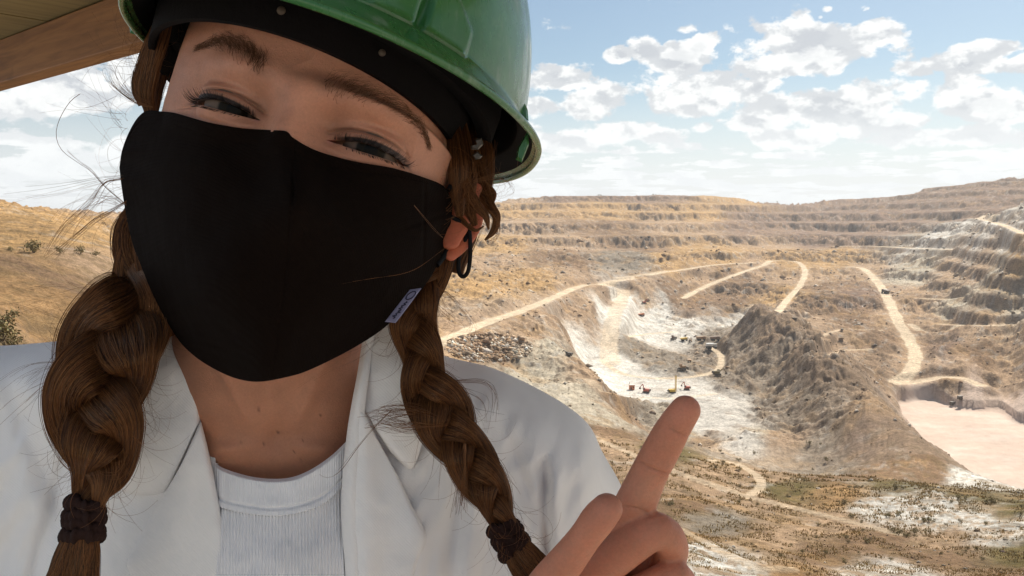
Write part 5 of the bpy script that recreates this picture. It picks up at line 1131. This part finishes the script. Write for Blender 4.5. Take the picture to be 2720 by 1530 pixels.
# orange cabin, drills and shovels in a row at the front of the floor
e = machine('site_cabin', 1678, 1036, .1, 'small orange cabin with pale flat roof, leftmost of the front row on the pit floor', 'cabin', None)
q = MB(); q.box((0, 0, 2.0), (3.9, 3.4, 3.6)); w = q.build('wall', paint(ORG), e); q = MB(); q.box((0, 0, 3.95), (4.3, 3.8, .3)); q.build('roof', paint((.62,.55,.48)), e)
q = MB(); q.box((-.9, -1.72, 1.4), (.9, .08, 2.1)); q.build('door', steel_m, e); q = MB(); q.box((.9, -1.72, 2.3), (1.1, .08, .9)); q.build('window', glass_m, e)
q = MB(); q.cyl((-1.5, 1, 4), (-1.9, 1, 6.2), .16, 6); q.build('chimney', steel_m, e)
excavator(1716, 1043, 2.7, RED, 1.0, 'red and black excavator just right of the orange cabin on the pit floor', 1.15)
drill_rig(1786, 1044, .2, YEL, .95, 13.5, 'yellow drill rig with tall raised mast standing above the fingertip')
excavator(1824, 1035, 2.9, RED, .9, 'dark excavator with raised reddish boom directly right of the tall yellow mast', 1.3)
dump_truck(1831, 964, 1.45, BRN, .85, 'dark dump truck seen end on, driving away across the grey middle of the floor')
bulldozer(1812, 983, .15, BRN, 1.35, 'brown bulldozer with wide blade in front of the truck on the grey floor')
excavator(1905, 997, .1, (.16,.12,.04), 1.2, 'olive brown excavator at the right edge of the floor below the ridge', .5)
bulldozer(1788, 902, .9, (.13,.08,.06), 1.25, 'dark bulldozer standing alone at the left end of the rear row of machines')
dump_truck(1817, 907, .1, YEL, 1.0, 'yellowish dump truck second from the left in the rear row of machines')
excavator(1834, 909, 1.2, BRN, .95, 'small brown excavator between two dump trucks in the rear row', .9)
dump_truck(1862, 908, -.15, BRN, 1.35, 'long brown dump truck in the middle of the rear row of machines')
dump_truck(1899, 908, -.15, (.17,.10,.06), 1.35, 'dark brown dump truck at the right end of the rear row of machines')
dump_truck(1889, 928, .08, (.55,.52,.47), 1.5, 'white water truck parked below the right end of the rear row', tank=True)
dump_truck(1704, 840, .3, ORG, 1.0, 'orange dump truck on the pale slope left of the pit floor')
excavator(1712, 806, .3, RED, .95, 'small red excavator on the pale slope high above the pit floor', 1.1)
excavator(1510, 947, 2.6, (.10,.085,.08), .8, 'grey excavator alone near the edge of the flat grey bench on the left', .5)
dump_truck(2352, 780, 1.9, (.10,.07,.055), 1.5, 'lone dark dump truck driving on the wide winding haul road at the right', group='machines on the haul road')
for px, lb in ((2530, 'left of two small dark pump boxes standing on the bank above the pale pond'), (2549, 'right of two small dark pump boxes standing on the bank above the pale pond')):
    e = machine('pump_box', px, 1077, .2, lb, 'pump box', 'pump boxes above the pond'); q = MB(); q.box((0, 0, 1.5), (3.6, 2.6, 2.6), top=.96); q.build('casing', dark_m, e); q = MB(); q.box((0, 0, 2.95), (3.9, 2.9, .25)); q.build('lid', steel_m, e)
# ------------------------------------------------------------------ boulders and rubble
cube = np.array([(x, y, z) for x in (-1, 1) for y in (-1, 1) for z in (-1, 1)], float)*.62; octv = np.array([(1,0,0),(-1,0,0),(0,1,0),(0,-1,0),(0,0,1),(0,0,-1)], float)
RF = np.array([(0,2,4),(2,1,4),(1,3,4),(3,0,4),(2,0,5),(1,2,5),(3,1,5),(0,3,5)])
def scatter(xs, ys, zs, sz, cols, name, label=None):
    n = len(xs); a = rng.uniform(0, 6.28, n); v = octv[None]*(1+rng.uniform(-.45, .35, (n, 6, 1)))*np.array([1.2, 1, .75]); v = v+rng.normal(0, .15, v.shape)
    X = v[..., 0]*np.cos(a)[:, None]-v[..., 1]*np.sin(a)[:, None]; Y = v[..., 0]*np.sin(a)[:, None]+v[..., 1]*np.cos(a)[:, None]
    V = np.stack([X*sz[:, None]+xs[:, None], Y*sz[:, None]+ys[:, None], v[..., 2]*sz[:, None]+zs[:, None]+.1*sz[:, None]], -1).reshape(-1, 3)
    Fq = (RF[None]+(np.arange(n)*6)[:, None, None]).reshape(-1, 3)
    o = mk(name, V, Fq, gm, smooth=False, attrs={'Col': np.repeat(cols, 6, 0)}); tag(o, kind='stuff', label=label); return o
def pick(cond, n):
    idx = np.nonzero(cond.ravel())[0]; i = rng.choice(idx, min(n, len(idx)), replace=False); return i
PX_, PY_, _ = proj(np.stack([TX, TY, TZ], -1)); vis = (PX_ > 900) & (PX_ < 2900) & (PY_ < 1560) & (TY > 90) & (TY < 1800)
dens_ = ridged(TX/60, TY/60, 3, .5)
rk = pick(vis & (flat < .3) & (lake < .3) & (roadm < .2) & (dens_ > .25) & (slope > .18), 6500)
def rcol(i, f=1.0):
    c = colr.reshape(-1, 3)[i]; k = rng.uniform(.5, 1.35, len(i))[:, None]; return np.clip((c*.55+PAL[rng.choice([TAN, GREY, WHITE, PURP], len(i), p=[.4,.2,.25,.15])]*.55)*k*f, .06, .7)
sz = TY.ravel()[rk]*.0008*rng.gamma(2.2, .6, len(rk)); j = rng.normal(0, 1, (2, len(rk)))*TY.ravel()[rk]*.002
scatter(TX.ravel()[rk]+j[0]*0, TY.ravel()[rk]+j[1]*0, TZ.ravel()[rk], sz, rcol(rk), 'scattered_rocks')
pile = (((PX_-1300)/115)**2+((PY_-925)/38)**2 < 1) & (TY > 400) & (TY < 900); rk = pick(pile, 1800); sz = TY.ravel()[rk]*.0011*rng.gamma(2.2, .6, len(rk))
if len(rk): scatter(TX.ravel()[rk], TY.ravel()[rk], TZ.ravel()[rk]+sz*.2, sz, rcol(rk, 1.35), 'rubble_pile')
# ------------------------------------------------------------------ scrub
leaf = mat('scrub_leaf', (.15,.13,.05), .8, attr='Col', noise=(3, .3, 2)); stem = mat('scrub_stem', (.10,.07,.045), .9)
def shrub_mesh(seed, nl_=340):
    r = np.random.default_rng(seed); V = []; F_ = []; C = []
    lobes = r.normal(0, .42, (9, 3)); lobes[:, 2] = np.abs(lobes[:, 2])*.9+.35
    for i in range(nl_):
        c = lobes[r.integers(9)]+r.normal(0, .20, 3); c[2] = max(c[2], .05); u = r.normal(0, 1, 3); u /= np.linalg.norm(u); w = np.cross(u, r.normal(0, 1, 3)); w /= np.linalg.norm(w); s = r.uniform(.05, .12)
        b = len(V); V += [c-u*s*1.6, c+w*s*.6, c+u*s*1.6, c-w*s*.6]; F_.append((b, b+1, b+2, b+3)); k = r.uniform(.6, 1.5); g_ = r.random(); C += [list(np.clip((np.array([.13,.12,.045])*(1-g_)+np.array([.24,.17,.07])*g_)*k, .02, .5))]*4
    return V, F_, C
SH = []
for k in range(4):
    V, F_, C = shrub_mesh(k+3); o = mk('foliage', V, F_, leaf, smooth=False, attrs={'Col': np.array(C)}); SH.append(o.data); bpy.data.objects.remove(o)
q = MB()
for k in range(6): a = k*1.1; q.cyl((0, 0, -.2), (.4*math.cos(a), .4*math.sin(a), .75), .04, 5, .015)
o = q.build('stems', stem); STM = o.data; bpy.data.objects.remove(o)
def shrub(name, p, s, label, cat, group, detail=True):
    e = empty(name, p); e.scale = (s, s, s*rng.uniform(.75, 1.1)); e.rotation_euler = (0, 0, rng.uniform(0, 6.28)); tag(e, label, cat, group)
    f = bpy.data.objects.new('foliage', SH[rng.integers(4)]); COL.objects.link(f); f.parent = e
    g_ = bpy.data.objects.new('stems', STM); COL.objects.link(g_); g_.parent = e; return e
shrub('shrub', ground_at(90, 672), 2.3, 'lone dark round bush on the golden hillside at the far left', 'bush', None)
for px, py, s, w_ in ((215, 676, 1.5, 'larger low scrub patch right of the lone bush, close to the mask'),(160, 674, 1.2, 'low scrub patch just right of the lone bush on the golden hillside'),(30, 668, 1.0, 'small scrub patch left of the lone bush at the picture edge'),(255, 680, 1.2, 'low scrub patch nearest the mask on the golden hillside')): shrub('shrub', ground_at(px, py), s, w_, 'bush', 'low scrub on the left hillside')
for px, py, s, w_ in ((5, 905, 1.3, 'large yellow green bush cut by the left picture edge above the shoulder'),(28, 925, .9, 'smaller green bush tucked behind the top of the left shoulder'),(15, 870, 1.0, 'uppermost of the green bushes at the left edge above the shoulder')): shrub('shrub', ground_at(px, py), s, w_, 'bush', 'bushes behind the left shoulder')
r_ = np.random.default_rng(5); cnt = 0
while cnt < 60:
    px = r_.uniform(2130, 2740); py = r_.uniform(1285, 1500); 
    if py < 1272+(px-2250)*.16: continue
    g0 = ground_at(px, py); d_ = g0[1]
    if d_ < 120 or d_ > 420 or fbm(np.array([g0[0]/14]), np.array([g0[1]/14]), 2)[0] < .02: continue
    shrub('shrub', g0, d_/230*r_.uniform(.45, 1.25), 'small olive shrub on the pale near slope below the pond', 'shrub', 'shrubs dotted over the near slope at the right'); cnt += 1
cnt = 0
while cnt < 45:
    px = r_.uniform(1640, 2260); py = r_.uniform(1180, 1480); g0 = ground_at(px, py)
    if roadm[int(round(np.interp(g0[1], rows, np.arange(NR)))), int(round(np.interp(g0[0]/g0[1], az_, np.arange(NC))))] > .2: continue
    shrub('shrub', g0, g0[1]/260*r_.uniform(.35, 1.0), 'dry shrub on the brown slopes beside the dirt track', 'shrub', 'dry shrubs beside the dirt track'); cnt += 1
for px, py in ((1418,524),(1590,517),(1596,517),(1735,514),(1742,514),(1985,530),(2065,538)):
    g0 = ground_at(px, py+4); shrub('tree', g0, 3.0*rng.uniform(.7, 1.2), 'tiny dark tree on the distant rim of the pit', 'tree', 'trees on the far rim')
# dry grass tufts on the near slopes (uncountable)
gr = pick((PX_ > 1500) & (PX_ < 2900) & (TY > 95) & (TY < 330) & (roadm < .2) & (fbm(TX/10, TY/12, 3) > .02), 11000); n = len(gr); bx, by, bz = TX.ravel()[gr], TY.ravel()[gr], TZ.ravel()[gr]
V = []; k = 4
ang_ = rng.uniform(0, 6.28, (n, k)); h_ = by[:, None]*.0022*rng.uniform(.5, 1.5, (n, k)); w_ = h_*.30; ox = rng.normal(0, .35, (n, k)); oy = rng.normal(0, .35, (n, k))
cxg, cyg, czg = bx[:, None]+ox, by[:, None]+oy, bz[:, None]+0*ox-.1
V = np.stack([np.stack([cxg-w_*np.cos(ang_), cyg-w_*np.sin(ang_), czg], -1), np.stack([cxg+w_*np.cos(ang_), cyg+w_*np.sin(ang_), czg], -1), np.stack([cxg+h_*.4*np.sin(ang_), cyg-h_*.4*np.cos(ang_), czg+h_], -1)], 2).reshape(-1, 3)
gc = np.array([.40,.27,.11])*(1-rng.random((n*k, 1))*.4)+np.array([.10,.09,.03])*rng.random((n*k, 1)); tag(mk('dry_grass', V, np.arange(n*k*3).reshape(-1, 3), leaf, smooth=False, attrs={'Col': np.repeat(gc, 3, 0)}), kind='stuff')
# ------------------------------------------------------------------ air
hz = bpy.data.materials.new('haze_air'); hz.use_nodes = True; hz.node_tree.nodes.clear(); T = NT(hz.node_tree); v_ = T.new('ShaderNodeVolumePrincipled'); v_.inputs['Color'].default_value = (.86,.88,.92,1); v_.inputs['Density'].default_value = .00007; v_.inputs['Anisotropy'].default_value = .2
oo = T.new('ShaderNodeOutputMaterial'); T.l.new(v_.outputs[0], oo.inputs['Volume'])
q = MB(); zt = float(TZ.max())+8; q.box((0, 0, (zt-182)/2), (33000, 33000, zt+182)); ho = q.build('haze', hz); tag(ho, kind='stuff')
